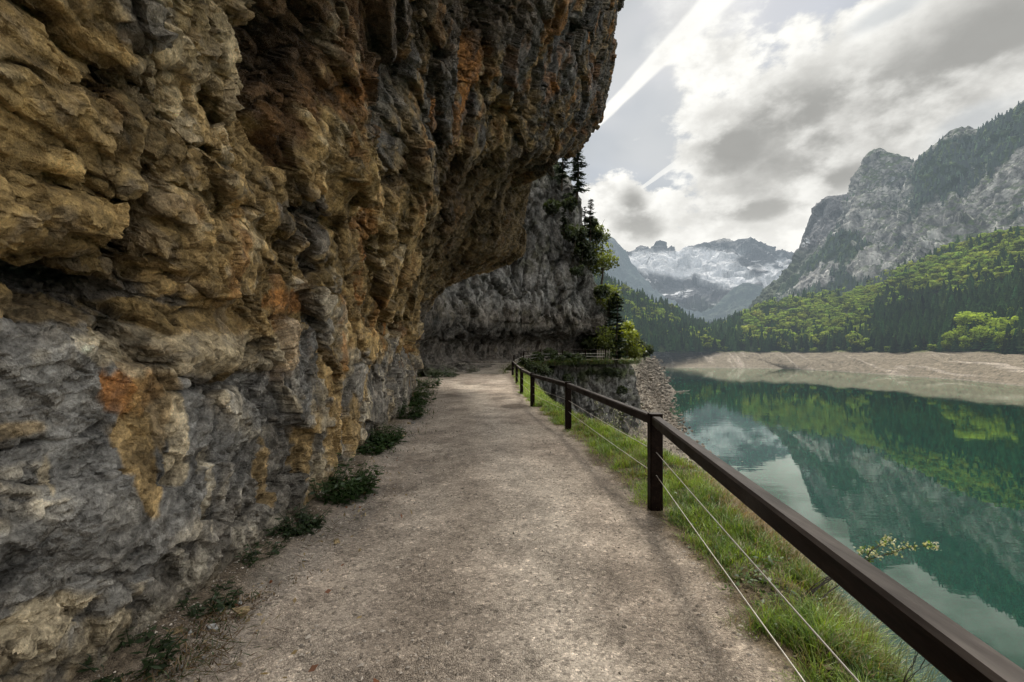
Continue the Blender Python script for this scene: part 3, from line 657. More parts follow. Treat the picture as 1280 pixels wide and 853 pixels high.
# ================================================================== mountains: relief sheets standing where they stand
def relief(name, base, top, nu, nv, label, colour_fn, mat, amp, scl, seed, bulge=0.0, stretch=2.2, rough_ridge=0.0, kind='structure', wbulge=None):
    """base, top: lists of (px, py, depth) measured on the photo -> world curves; surface swept between them"""
    B = resample(np.array([(*at(a, b, c),) for a, b, c in base]), nu)
    T = resample(np.array([(*at(a, b, c),) for a, b, c in top]), nu)
    v = np.linspace(0, 1, nv)
    G = B[:, None]*(1-v[None, :, None])+T[:, None]*v[None, :, None]
    L = np.linalg.norm(T-B, axis=1)[:, None]
    G[..., 2] += bulge*L*np.sin(v*np.pi)[None]
    G[..., 1] -= (wbulge or 0)*L*np.sin(v*np.pi)[None]
    rd = T*np.array([1, 1, 0]); rd /= np.linalg.norm(rd, axis=1, keepdims=True); rd[:, 2] = -.55
    back = G[:, -1:]+rd[:, None]*(L[:, :, None]*np.array([.12, .4, .8])[None, :, None])
    P0 = G.reshape(-1, 3)
    nrm = grid_normals(G); nrm = nrm.reshape(-1, 3)
    sgn = np.sign(nrm[:, 1].mean()); nrm *= -sgn if sgn != 0 else 1
    Wp = P0+.35*scl*np.stack([vnoise(P0, scl*.8, seed+1), vnoise(P0, scl*.8, seed+2), vnoise(P0, scl*.8, seed+3)], 1)
    fa, ca = facet(Wp, (scl, scl, scl*stretch), seed); fb_, cb_ = facet(Wp, (scl*.38, scl*.38, scl*.38*stretch), seed+5)
    d = amp*(.8*fa+.4*fb_+.5*fbm(P0, (scl*.5, scl*.5, scl*.5*stretch), 5, seed+9, .55, True)+.25*fbm(P0, scl*.12, 3, seed+11))
    vv_ = np.tile(v, nu)
    env = sst(vv_, 0, .06)*(.25+.75*(1-sst(vv_, .9, 1.0)))
    P1 = P0+nrm*(d*env)[:, None]
    rz = fbm(P0, scl*.35, 4, seed+21, .6)*rough_ridge*sst(vv_, .6, 1)
    P1[:, 2] += rz
    G1 = np.concatenate([P1.reshape(nu, nv, 3), back+0], 1)
    G1[:, nv:, 2] += 0
    nn_ = grid_normals(G1); nn_ *= np.sign(-nn_[:, :nv, 1].mean())
    C_ = colour_fn(G1.reshape(-1, 3), nn_.reshape(-1, 3), np.tile(np.concatenate([v, [1, 1, 1]]), nu))
    ob = mesh_obj(name, G1.reshape(-1, 3), grid_faces(nu, nv+3), mat, None, True, np.clip(C_, .01, .9))
    tag(ob, label, 'mountain', None, kind)
    return G1[:, :nv], C_

def mixc(C, w, c):
    w = np.clip(w, 0, 1)[:, None]; return C*(1-w)+w*np.asarray(c, float)
def pxy(P): return CX+F*P[:, 0]/P[:, 1], HY-F*(P[:, 2]-EYE)/P[:, 1]

def mt_mat(name, haze, nsc, bump=30, fade=None, k=1.0):
    m, nt, nd, lk = new_mat(name)
    n1 = noise_node(nt, nsc, 5, .65); n2 = noise_node(nt, nsc*5, 2, .6); st = noise_node(nt, nsc*2, 4, .62, stretch=(1, 1, .35))
    c = mul(nt, attr(nt), ramp(nt, n1.outputs['Fac'], [(.32, .5), (.5, 1), (.7, 1.35)]).outputs[0], .8*k)
    c = mul(nt, c, ramp(nt, n2.outputs['Fac'], [(.3, .55), (.7, 1.35)]).outputs[0], .85*k)
    c = mul(nt, c, ramp(nt, st.outputs['Fac'], [(.35, .5), (.55, 1.05), (.75, 1.3)]).outputs[0], .7*k)
    sm = N(nt, 'ShaderNodeMath', operation='ADD'); lk.new(n1.outputs['Fac'], sm.inputs[0]); lk.new(st.outputs['Fac'], sm.inputs[1])
    p = principled(nt, c, .9, .1, sm.outputs[0], .9, bump)
    sh = p.outputs[0]
    if fade:                                                # summit dissolves into real cloud cover
        z0, z1, sc = fade
        g = N(nt, 'ShaderNodeNewGeometry'); s = N(nt, 'ShaderNodeSeparateXYZ'); lk.new(g.outputs['Position'], s.inputs[0])
        nzz = noise_node(nt, sc, 5, .6)
        ad = N(nt, 'ShaderNodeMath', operation='MULTIPLY_ADD'); lk.new(nzz.outputs['Fac'], ad.inputs[0]); ad.inputs[1].default_value = (z1-z0)*2.2; lk.new(s.outputs['Z'], ad.inputs[2])
        mr = N(nt, 'ShaderNodeMapRange'); mr.interpolation_type = 'SMOOTHSTEP'; lk.new(ad.outputs[0], mr.inputs[0]); mr.inputs[1].default_value = z0+(z1-z0)*1.1; mr.inputs[2].default_value = z1+(z1-z0)*1.1
        mr.inputs[3].default_value = 0; mr.inputs[4].default_value = 1
        tr = N(nt, 'ShaderNodeBsdfTransparent')
        g2 = N(nt, 'ShaderNodeMixShader'); lk.new(mr.outputs[0], g2.inputs[0])
        # haze glow mixed in first, then fade
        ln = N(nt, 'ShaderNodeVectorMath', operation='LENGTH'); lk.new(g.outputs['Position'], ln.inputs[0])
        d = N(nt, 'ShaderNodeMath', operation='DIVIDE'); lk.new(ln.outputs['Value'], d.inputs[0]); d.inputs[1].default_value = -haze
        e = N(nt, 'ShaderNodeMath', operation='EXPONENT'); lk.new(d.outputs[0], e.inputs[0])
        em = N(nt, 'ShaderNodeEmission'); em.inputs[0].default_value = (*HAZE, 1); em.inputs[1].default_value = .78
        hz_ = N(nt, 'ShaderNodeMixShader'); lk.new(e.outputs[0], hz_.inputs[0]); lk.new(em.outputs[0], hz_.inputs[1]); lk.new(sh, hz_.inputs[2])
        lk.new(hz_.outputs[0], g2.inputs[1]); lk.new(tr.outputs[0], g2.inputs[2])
        finish(nt, g2.outputs[0]); return m
    finish(nt, sh, haze); return m

ROCK = np.array([.30, .29, .275]); FOR = np.array([.030, .055, .024]); FORL = np.array([.085, .13, .028]); SNOW = np.array([.82, .84, .88])
# snow mountain
def c_snow(P, n, v):
    X, Y = pxy(P); C = np.tile(np.array([.13, .135, .15]), (len(P), 1)); f = fbm(P, 260, 5, 301, .62); f2 = fbm(P, (500, 500, 90), 5, 302, .62)
    C = mixc(C, sst(f2, -.1, .4)*.4, [.10, .10, .11])
    def region(x0, y0, rx, ry, ang=0):
        dx, dy = X-x0, Y-y0; ca, sa = math.cos(ang), math.sin(ang)
        return np.sqrt(((dx*ca+dy*sa)/rx)**2+((-dx*sa+dy*ca)/ry)**2)
    w = np.maximum.reduce([1-sst(region(838, 331, 56, 16, .1)+.4*f, .75, 1.15), 1-sst(region(893, 338, 54, 20, .35)+.6*f, .75, 1.15), 1-sst(region(925, 347, 34, 8, .2)+.6*f, .7, 1.1), 1-sst(region(975, 343, 30, 20, -.4)+1.3*f2, .5, .9), 1-sst(region(880, 325, 50, 12, -.2)+.6*f, .6, 1)])
    w = np.maximum(w, sst(f2+.35*f+.5*n[:, 2], .60, .72)*.85*sst(Y, 300, 330)*(1-sst(Y, 375, 392)))
    C = mixc(C, w, SNOW); C = mixc(C, sst(Y+25*f, 375, 400)*.8, [.09, .12, .08]); return C
relief('snow_mountain', [(730, 425, 3600), (850, 420, 3600), (900, 408, 3600), (960, 395, 3700), (1040, 385, 4000)], [(730, 330, 5600), (770, 322, 5600), (785, 316, 5600), (800, 309, 5600), (812, 313, 5600), (824, 306, 5600), (840, 315, 5600), (862, 308, 5500), (890, 303, 5400), (905, 299, 5400), (920, 301, 5400), (938, 295, 5400), (952, 305, 5400), (965, 311, 5400), (985, 317, 5500), (1000, 316, 5600), (1040, 322, 5600)],
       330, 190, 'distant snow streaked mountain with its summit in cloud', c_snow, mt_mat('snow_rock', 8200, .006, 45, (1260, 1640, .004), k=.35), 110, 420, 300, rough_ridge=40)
# left blue shoulder
def c_blue(P, n, v):
    C = np.tile(np.array([.06, .085, .07]), (len(P), 1)); f = fbm(P, 200, 5, 311, .6); return mixc(C, sst(f, .0, .4)*.6, [.17, .17, .16])
relief('blue_shoulder', [(650, 440, 2300), (760, 425, 2300), (850, 410, 2400), (905, 402, 2500)], [(650, 270, 2900), (735, 289, 2900), (747, 292, 2900), (760, 293, 2900), (770, 299, 2900), (781, 313, 2900), (788, 328, 2850), (800, 344, 2800), (812, 358, 2800), (850, 385, 2700), (905, 400, 2600)],
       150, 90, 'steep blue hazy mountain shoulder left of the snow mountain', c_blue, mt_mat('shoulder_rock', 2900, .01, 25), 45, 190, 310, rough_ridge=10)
# dark wooded knoll
def c_knoll(P, n, v):
    C = np.tile(np.array([.05, .075, .045]), (len(P), 1)); f = fbm(P, 90, 4, 321, .6); return mixc(C, sst(f, .1, .5)*.5, [.12, .13, .09])
relief('wooded_knoll', [(840, 420, 2000), (900, 412, 2000), (960, 405, 2000), (1010, 400, 2000)], [(840, 418, 2300), (866, 402, 2300), (890, 388, 2300), (905, 372, 2300), (918, 360, 2300), (928, 354, 2300), (940, 354, 2300), (952, 358, 2300), (962, 372, 2300), (980, 385, 2300), (1010, 392, 2300)],
       130, 70, 'dark wooded knoll in front of the snow mountain', c_knoll, mt_mat('knoll_forest', 2900, .02, 14), 26, 110, 320, rough_ridge=9)
# pillar peak behind the right massif
def c_pil(P, n, v):
    X, Y = pxy(P); f = fbm(P, 80, 5, 331, .6); C = np.tile(np.array([.17, .17, .175]), (len(P), 1)); C = mixc(C, sst(f, .05, .3)*.6, [.09, .09, .09])
    C = mixc(C, sst(Y+30*f, 300, 340)*.75, [.06, .085, .045]); C = mixc(C, sst(f+.3*n[:, 2], .48, .58)*sst(Y, 265, 290)*(1-sst(Y, 310, 330)), SNOW*.9); return C
relief('left_buttress', [(940, 395, 1500), (975, 372, 1500), (1020, 375, 1500), (1090, 370, 1500), (1140, 360, 1500)], [(940, 393, 2100), (965, 362, 2100), (985, 346, 2100), (996, 322, 2100), (1004, 300, 2100), (1012, 276, 2100), (1022, 254, 2100), (1035, 247, 2050), (1055, 242, 2050), (1075, 240, 2050), (1100, 240, 2050), (1140, 240, 2050)],
       210, 160, 'grey rock buttress left of the pillar peak with its top in cloud', c_pil, mt_mat('buttress_rock', 6500, .016, 16, (790, 960, .012)), 38, 130, 330, rough_ridge=10)
# right massif with pillar
def c_mas(P, n, v):
    X, Y = pxy(P); f = fbm(P, 70, 5, 341, .62); f2 = fbm(P, (22, 22, 60), 5, 342, .6); f3 = fbm(P, 160, 4, 343)
    C = np.tile(np.array([.36, .352, .335]), (len(P), 1)); C = mixc(C, sst(f2, .0, .25)*.8, [.11, .11, .105]); C = mixc(C, sst(-f2, .12, .4)*.7, [.66, .645, .61])
    up = X*.42+Y                                             # grows down and to the right
    ledge = sst(n[:, 2]+.5*f, .42, .62)
    wood = np.maximum(ledge*.9*sst(X, 1040, 1090), 0)
    w2 = sst(f+.9*(1-np.abs((Y-(212-(X-1180)*.6))/54)), .2, .5)*sst(X+20*f, 1130, 1152)*(1-sst(Y, 300, 330))    # wooded shoulder below the skyline
    w3 = sst(Y+18*f-(372-.20*(X-1000)), -16, 4); w4 = sst(f3+.3*f, .18, .34)*sst(Y, 240, 290)
    wood = np.maximum.reduce([wood, w2, w3, w4*.9])
    w5 = sst(f+.5*f3-(X-1060)/140*.6-np.abs(Y-315)/90+.55, .2, .45)*(X < 1130); wood = np.maximum(wood, w5)
    C = mixc(C, wood, [.04, .068, .028]); C = mixc(C, sst(f2, .05, .3)*wood*.6, [.10, .14, .04])
    C = mixc(C, sst(f2+f*.6, .55, .66)*sst(Y, 190, 215)*(1-sst(Y, 320, 350))*(1-wood)*.9*(X < 1180), SNOW*.85); return C
MAS, MASC = relief('right_massif', [(935, 420, 1050), (1000, 408, 950), (1100, 400, 820), (1200, 395, 700), (1280, 390, 640), (1420, 390, 560), (1650, 390, 480)],
       [(935, 408, 1500), (962, 386, 1500), (985, 360, 1480), (1010, 332, 1450), (1030, 303, 1420), (1046, 282, 1400), (1060, 255, 1380), (1068, 240, 1370), (1074, 216, 1360), (1079, 200, 1350), (1086, 191, 1350), (1098, 186, 1340), (1110, 191, 1330), (1122, 191, 1320), (1134, 197, 1310), (1141, 203, 1300), (1150, 196, 1230), (1165, 184, 1180), (1180, 174, 1150), (1195, 162, 1120), (1210, 158, 1100), (1224, 161, 1080), (1240, 154, 1040), (1258, 142, 1000), (1280, 126, 960), (1330, 95, 900), (1420, 60, 850), (1650, 20, 800)],
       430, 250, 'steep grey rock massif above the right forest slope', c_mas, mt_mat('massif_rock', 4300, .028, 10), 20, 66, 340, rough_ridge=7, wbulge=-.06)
# forest slopes
def c_for(P, n, v):
    f = fbm(P, 40, 4, 351); return mixc(np.tile(np.array([.022, .036, .014]), (len(P), 1)), sst(f, 0, .4)*.5, [.05, .07, .018])
fm = mt_mat('forest_floor', 5200, .06, 2)
RS, _ = relief('right_slope', [(780, 440, 1150), (860, 440, 830), (985, 440, 740), (1100, 440, 590), (1200, 440, 480), (1280, 441, 410), (1420, 442, 340), (1700, 446, 270)],
       [(780, 432, 1300), (860, 420, 1250), (900, 411, 1200), (935, 396, 1150), (965, 381, 1100), (1000, 376, 1050), (1040, 371, 1000), (1070, 366, 980), (1100, 354, 940), (1140, 339, 880), (1180, 318, 830), (1230, 303, 760), (1280, 292, 700), (1420, 270, 600), (1700, 240, 500)],
       260, 90, 'steep forested lower slope right of the lake', c_for, fm, 7, 60, 350)
LS, _ = relief('left_slope', [(560, 440, 620), (700, 440, 620), (790, 440, 690), (900, 440, 800), (960, 440, 880)],
       [(560, 330, 900), (700, 330, 950), (752, 352, 980), (775, 361, 1000), (800, 372, 1020), (830, 385, 1050), (850, 395, 1080), (872, 408, 1120), (888, 416, 1150), (905, 422, 1180), (960, 428, 1200)],
       170, 80, 'steep forested slope left of the valley', c_for, fm, 7, 60, 360)
# beach exposed by the low lake
fs = [(700, 462.5, None), (815, 460, 711), (980, 461, 677), (1100, 468, 508), (1200, 475, 406), (1280, 483, 331), (1420, 497, 250), (1700, 530, 160)]
base = [at(a, HY+F*25/dpt, dpt) for a, b, dpt in [(700, 0, 720), (815, 0, 711), (900, 0, 700), (980, 0, 672), (1040, 0, 590), (1100, 0, 505), (1200, 0, 405), (1280, 0, 331), (1420, 0, 255), (1800, 0, 165)]]
top = [at(a, b, dpt) for a, b, dpt in [(700, 441, 1100), (800, 441, 900), (860, 440, 835), (985, 439.5, 745), (1040, 439, 665), (1100, 439, 592), (1200, 439.5, 482), (1280, 441, 412), (1420, 444, 340), (1800, 450, 260)]]
nu, nv = 420, 70
B = resample(base, nu); T = resample(top, nu); v = np.linspace(-.12, 1.08, nv)
G = B[:, None]*(1-v[None, :, None])+T[:, None]*v[None, :, None]
P = G.reshape(-1, 3); vf = np.tile(v, nu)
f = fbm(P, 26, 5, 371, .55); f2 = fbm(P, (9, 9, 1.2), 4, 372)
gul = fbm(np.stack([P[:, 0]-P[:, 1]*.3, P[:, 1]*.12, P[:, 2]*.2], 1), 17, 4, 373, .5, True)
P[:, 2] += (3.2*f+2.2*gul+.5*f2)*sst(vf, -.02, .35)*(1-.6*sst(vf, .9, 1.05))+2.5*np.sin(np.clip(vf, 0, 1)*np.pi)
C = np.tile(np.array([.165, .138, .10]), (len(P), 1)); C = mixc(C, sst(f2, .0, .4)*.5, [.135, .112, .078]); C = mixc(C, sst(gul, .5, .8)*.8, [.31, .27, .225])
C = mixc(C, sst(np.sin(P[:, 2]*2.4+3*f), .5, 1)*.6, [.105, .09, .062]); C = mixc(C, sst(vf+.22*f, .86, 1.0), [.10, .12, .035]); C = mixc(C, (1-sst(P[:, 2]-LAKE, .3, 1.4))*.5, [.20, .18, .15])
tag(mesh_obj('far_beach', P, grid_faces(nu, nv), rock_mat('beach_gravel', 5200, .12, .35, .2, facets=(3, 9), spec=.08), None, True, np.clip(C, .02, .7)), 'bare tan lake shore below the far forest', 'beach', None, 'structure')
BEACH = P.reshape(nu, nv, 3)
# ================================================================== trees
def conifer_low(tiers, spokes, seed):
    r = np.random.default_rng(seed); V = []; Fc = []; S_ = []
    for k in range(tiers):
        t = k/tiers; z = .06+.94*t; rad = .19*(1-t)**.85+.012
        ph = r.random()*6.28
        for j in range(spokes):
            if r.random() < .08: continue
            a = ph+j/spokes*6.283+r.normal()*.12; w = 6.283/spokes*.62; q = rad*(.65+.6*r.random())
            top = z+.94/tiers*1.5
            n0 = len(V)
            V += [(0, 0, min(top, 1.0)), (q*math.cos(a-w), q*math.sin(a-w), z-.02*r.random()), (q*1.22*math.cos(a), q*1.22*math.sin(a), z-.035-.02*r.random()), (q*math.cos(a+w), q*math.sin(a+w), z-.02*r.random())]
            Fc.append((n0, n0+1, n0+2, n0+3)); S_ += [.55, .8, 1.25, .9]  # inner shade and light tips baked into the crown colour
    V += [(.012, 0, -.04), (-.006, .011, -.04), (-.006, -.011, -.04), (0, 0, .5)]; n0 = len(V)-4
    Fc += [(n0, n0+1, n0+3, n0+3)]; S_ += [.3]*4
    Fc = [f if f[2] != f[3] else (f[0], f[1], f[2], f[2]) for f in Fc[:-1]]
    return np.array(V), np.array(Fc), np.array(S_)

def leaf_shell(nlobes, per, lsize, seed, rad=.30, zc=.62, squash=.95, flat=.5):
    r = np.random.default_rng(seed); V = []; S_ = []
    lob = [(np.array([0, 0, zc]), rad)]
    for k in range(nlobes):
        a = r.random()*6.283; zz = zc+(r.random()-.45)*.5; q = rad*.75*(1-abs(zz-zc)*1.1)
        lob.append((np.array([q*math.cos(a), q*math.sin(a), zz]), rad*(.42+.3*r.random())))
    for c, R in lob:
        d = r.normal(size=(per, 3)); d /= np.linalg.norm(d, axis=1, keepdims=True)
        p = c+d*R*(.55+.5*r.random((per, 1)))*np.array([1, 1, squash])
        nn_ = d+r.normal(size=(per, 3))*flat; nn_ /= np.linalg.norm(nn_, axis=1, keepdims=True)
        a = np.cross(nn_, r.normal(size=(per, 3))); a /= np.linalg.norm(a, axis=1, keepdims=True)
        b = np.cross(nn_, a); s = lsize*(.6+.8*r.random((per, 1)))
        v, f = quads(p, a*s, b*s*.75); V.append(v)
        S_.append(np.repeat(np.clip(.55+.5*d[:, 2]+.25*r.normal(size=per)+.5*(p[:, 2]-zc), .3, 1.5), 4))  # top light and underside shade baked into the leaf colour
    V = np.concatenate(V); return V, np.arange(len(V)).reshape(-1, 4), np.concatenate(S_)

def merge(protos, pos, size, wid, col, seed=0):
    r = np.random.default_rng(seed); n = len(pos); which = r.integers(0, len(protos), n); ang = r.random(n)*6.283
    Vs, Fs, Cs, off = [], [], [], 0
    for k, (V, Fq, S_) in enumerate(protos):
        m_ = which == k; c = m_.sum()
        if c == 0: continue
        ca, sa = np.cos(ang[m_])[:, None], np.sin(ang[m_])[:, None]; sz = size[m_][:, None]; w = wid[m_][:, None]
        X = (V[None, :, 0]*ca-V[None, :, 1]*sa)*sz*w+pos[m_][:, 0:1]; Y = (V[None, :, 0]*sa+V[None, :, 1]*ca)*sz*w+pos[m_][:, 1:2]; Z = V[None, :, 2]*sz+pos[m_][:, 2:3]
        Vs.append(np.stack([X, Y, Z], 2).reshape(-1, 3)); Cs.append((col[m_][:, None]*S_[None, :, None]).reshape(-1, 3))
        Fs.append((Fq[None]+(np.arange(c)*len(V))[:, None, None]).reshape(-1, 4)+off); off += c*len(V)
    return np.concatenate(Vs), np.concatenate(Fs), np.concatenate(Cs)

CON = [conifer_low(9, 7, s) for s in (1, 2, 3, 4)]
CONS = [conifer_low(5, 6, s) for s in (5, 6, 7)]
DEC = [leaf_shell(6, 26, .075, s) for s in (11, 12, 13, 14, 15)]
far_leaf = leaf_mat('far_foliage', .42, 5200)
def scat(Gr, n, seed, vmax=1.0, pw=1.0):
    r = np.random.default_rng(seed); nu_, nv_ = Gr.shape[:2]
    ar = np.linalg.norm(np.cross(np.diff(Gr, axis=0)[:, :-1], np.diff(Gr, axis=1)[:-1]), axis=2)
    ar = ar/np.maximum(Gr[:-1, :-1, 1]**2, 1)**pw
    p = (ar/ar.sum()).ravel(); k = r.choice(len(p), n, p=p); u, v_ = np.unravel_index(k, ar.shape)
    fu, fv_ = r.random(n)[:, None], r.random(n)[:, None]
    return (Gr[u, v_]*(1-fu)+Gr[u+1, v_]*fu)*(1-fv_)+(Gr[u, v_+1]*(1-fu)+Gr[u+1, v_+1]*fu)*fv_

def forest(name, Gr, n, seed, decf, label, h=(17, 27)):
    p = scat(Gr, n, seed); r = np.random.default_rng(seed+1); X, Y = pxy(p)
    # thin the wood: keep trees from standing inside each other
    d = decf(X, Y, p)+.22*r.normal(size=n)
    dec = d > .5; s = h[0]+(h[1]-h[0])*r.random(n); s = np.where(dec, s*.78, s*(.85+.3*r.random(n)))
    V = []; Fq = []; C_ = []; o_ = 0
    br = fbm(p, 90, 3, seed+3)
    for msk, pr_, base_c, w0 in ((~dec, CON, np.array([.042, .082, .034]), .95), (dec, DEC, np.array([.235, .32, .062]), 1.3)):
        if msk.sum() == 0: continue
        q = p[msk]; k = msk.sum()
        c = base_c*(1+.22*r.normal(size=(k, 1)))*(1+np.array([.08, .05, .05])*r.normal(size=(k, 3)))*(1+.5*br[msk])[:, None]
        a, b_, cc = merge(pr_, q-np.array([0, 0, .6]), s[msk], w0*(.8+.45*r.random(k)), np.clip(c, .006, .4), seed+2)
        V.append(a); Fq.append(b_+o_); C_.append(cc); o_ += len(a)
    ob = mesh_obj(name, np.concatenate(V), np.concatenate(Fq), far_leaf, None, False, np.concatenate(C_))
    tag(ob, label, 'forest', None, 'stuff')

def dec_right(X, Y, p):
    n_ = fbm(p, 55, 3, 401)
    band = 1-np.abs(Y-(398-.27*(X-985)))/34                  # bright beech belt climbing to the right
    d = .31+.66*np.clip(band, -.6, 1)*(X > 930)+.55*n_+np.where((X > 975) & (X < 1085) & (Y > 385), .28, 0)+np.where((X > 1120) & (Y < 365), .15, 0)
    d -= np.where((X > 1095) & (Y > 372-.0*(X)), .25, 0)+np.where(X < 930, .25, 0)
    d += np.where((X > 1178) & (X < 1275) & (Y > 392), .55, 0)
    return d
forest('right_forest', RS, 5200, 410, dec_right, 'dense mixed forest of bright beech and dark spruce right of the lake')
forest('left_forest', LS, 2600, 420, lambda X, Y, p: .08+.85*fbm(p, 60, 3, 402)+np.where((Y > 365) & (Y < 415) & (X < 850), .18, 0), 'dark spruce forest left of the valley mouth')
# woods clinging to the massif
massif_leaf = leaf_mat('massif_foliage', .35, 3300)
p = scat(MAS, 15000, 430); X, Y = pxy(p)
wd_ = fbm(p, 70, 5, 341, .62)
wood_ = np.maximum(sst(wd_+.9*(1-np.abs((Y-(212-(X-1180)*.6))/54)), .2, .5)*sst(X+20*wd_, 1130, 1152)*(Y < 330), sst(Y+18*wd_-(372-.20*(X-1000)), -16, 4))
wood_ = np.maximum(wood_, sst(wd_+.5*fbm(p, 160, 4, 343)-(X-1060)/140*.6-np.abs(Y-315)/90+.55, .2, .45)*(X < 1130))
wood_ = np.maximum(wood_, sst(fbm(p, 160, 4, 343)+.3*wd_, .22, .36)*(Y > 245)*.7)
rr = RNG.random(len(p)); p = p[(rr < wood_*.75) & (p[:, 1] < 1330)][:5600]
k = len(p); c = np.array([.032, .056, .024])*(1+.25*RNG.normal(size=(k, 1)))*(1+1.6*(RNG.random((k, 1)) < .2))
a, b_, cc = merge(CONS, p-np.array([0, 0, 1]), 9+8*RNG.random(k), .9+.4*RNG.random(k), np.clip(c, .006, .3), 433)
tag(mesh_obj('cliff_woods', a, b_, massif_leaf, None, False, cc), 'dark spruce woods clinging to the ledges of the massif', 'forest', None, 'stuff')
p = scat(LS, 10, 1)

# single trees along the far shore (each its own thing; copies share mesh data)
bark_m = rock_mat('bark', None, 6, .6, .3)
def far_proto(name, kind, V, Fq, S_, colr, H):
    r_ = empty(name)
    m_ = mesh_obj('crown', V*np.array([H, H, H]), Fq, far_leaf, r_, False, np.clip(S_[:, None]*np.array(colr), .004, .6))
    tv, tf = tube([(0, 0, -1.2), (0, 0, H*.5)], [H*.014, H*.006], 5)
    mesh_obj('trunk', tv, tf, bark_m, r_, True, np.tile([.07, .055, .04], (len(tv), 1)))
    return r_
tops = BEACH[:, 62]; bx, by = pxy(tops)
spots = np.linspace(838, 1276, 62)+RNG.normal(size=62)*4
protos = [far_proto('spruce_tree', 'c', *conifer_low(14, 9, 50+i), (.020+.006*i, .044, .020), 1.0) for i in range(3)]
used = [0, 0, 0]; cnt = 0
for i, sx in enumerate(spots):
    if 1172 < sx < 1262: continue
    pos = tops[int(np.argmin(np.abs(bx-sx)))]
    k = i % 3; o_ = protos[k] if not used[k] else copy_tree(protos[k]); used[k] = 1
    hgt = 15+11*RNG.random(); o_.location = (pos[0]+RNG.normal()*2, pos[1]+4+8*RNG.random(), pos[2]-.3); o_.scale = (hgt*1.0,)*2+(hgt,); o_.rotation_euler = (0, 0, RNG.random()*6.28)
    tag(o_, 'dark pointed spruce in the front row along the far shore', 'tree', 'spruces in the front row along the far shore')
bp = [far_proto('beech_tree', 'd', *leaf_shell(13, 210, .028, 60+i, rad=.30, zc=.52, squash=.9, flat=.7), (.30, .40, .06), 1.0) for i in range(3)]
used = [0, 0, 0]
lab = {0: 'bright green beech at the left end of the shore clump', 1: 'tall rounded bright beech towering over the shore clump', 2: 'bright beech in the middle of the shore clump', 3: 'low spreading bright beech at the right end of the shore clump', 4: 'small bright beech at the foot of the shore clump', 5: 'bright beech crown behind the right end of the shore clump', 6: 'bright beech crown rising behind the middle of the shore clump'}
for i, (sx, dy, hgt) in enumerate([(1194, 8, 25), (1224, 24, 42), (1236, 8, 27), (1266, 8, 24), (1210, 4, 17), (1278, 30, 40), (1250, 26, 34)]):
    pos = tops[int(np.argmin(np.abs(bx-sx)))]; k = i % 3
    o_ = bp[k] if not used[k] else copy_tree(bp[k]); used[k] = 1
    o_.location = (pos[0]+dy*pos[0]/pos[1], pos[1]+dy, pos[2]-.4); o_.scale = (hgt*1.4, hgt*1.4, hgt*1.15); o_.rotation_euler = (0, 0, i*1.7)
    tag(o_, lab[i], 'tree', 'bright beeches on the far shore')
bp2 = far_proto('shore_bush', 'd', *leaf_shell(6, 90, .05, 77, rad=.36, zc=.36, squash=.8), (.20, .27, .05), 1.0); f0 = True
for i, sx in enumerate([905, 948, 990, 1003, 1018, 1046, 1062, 1088, 1112, 1134, 1152, 1166]):
    pos = tops[int(np.argmin(np.abs(bx-sx)))]; o_ = bp2 if f0 else copy_tree(bp2); f0 = False
    hgt = 7+7*RNG.random(); o_.location = (pos[0], pos[1]-1+3*RNG.random(), pos[2]-.3); o_.scale = (hgt*1.1, hgt*1.1, hgt); o_.rotation_euler = (0, 0, i*2.1)
    tag(o_, 'small light green bush at the forest edge above the far beach', 'bush', 'bushes along the far beach')

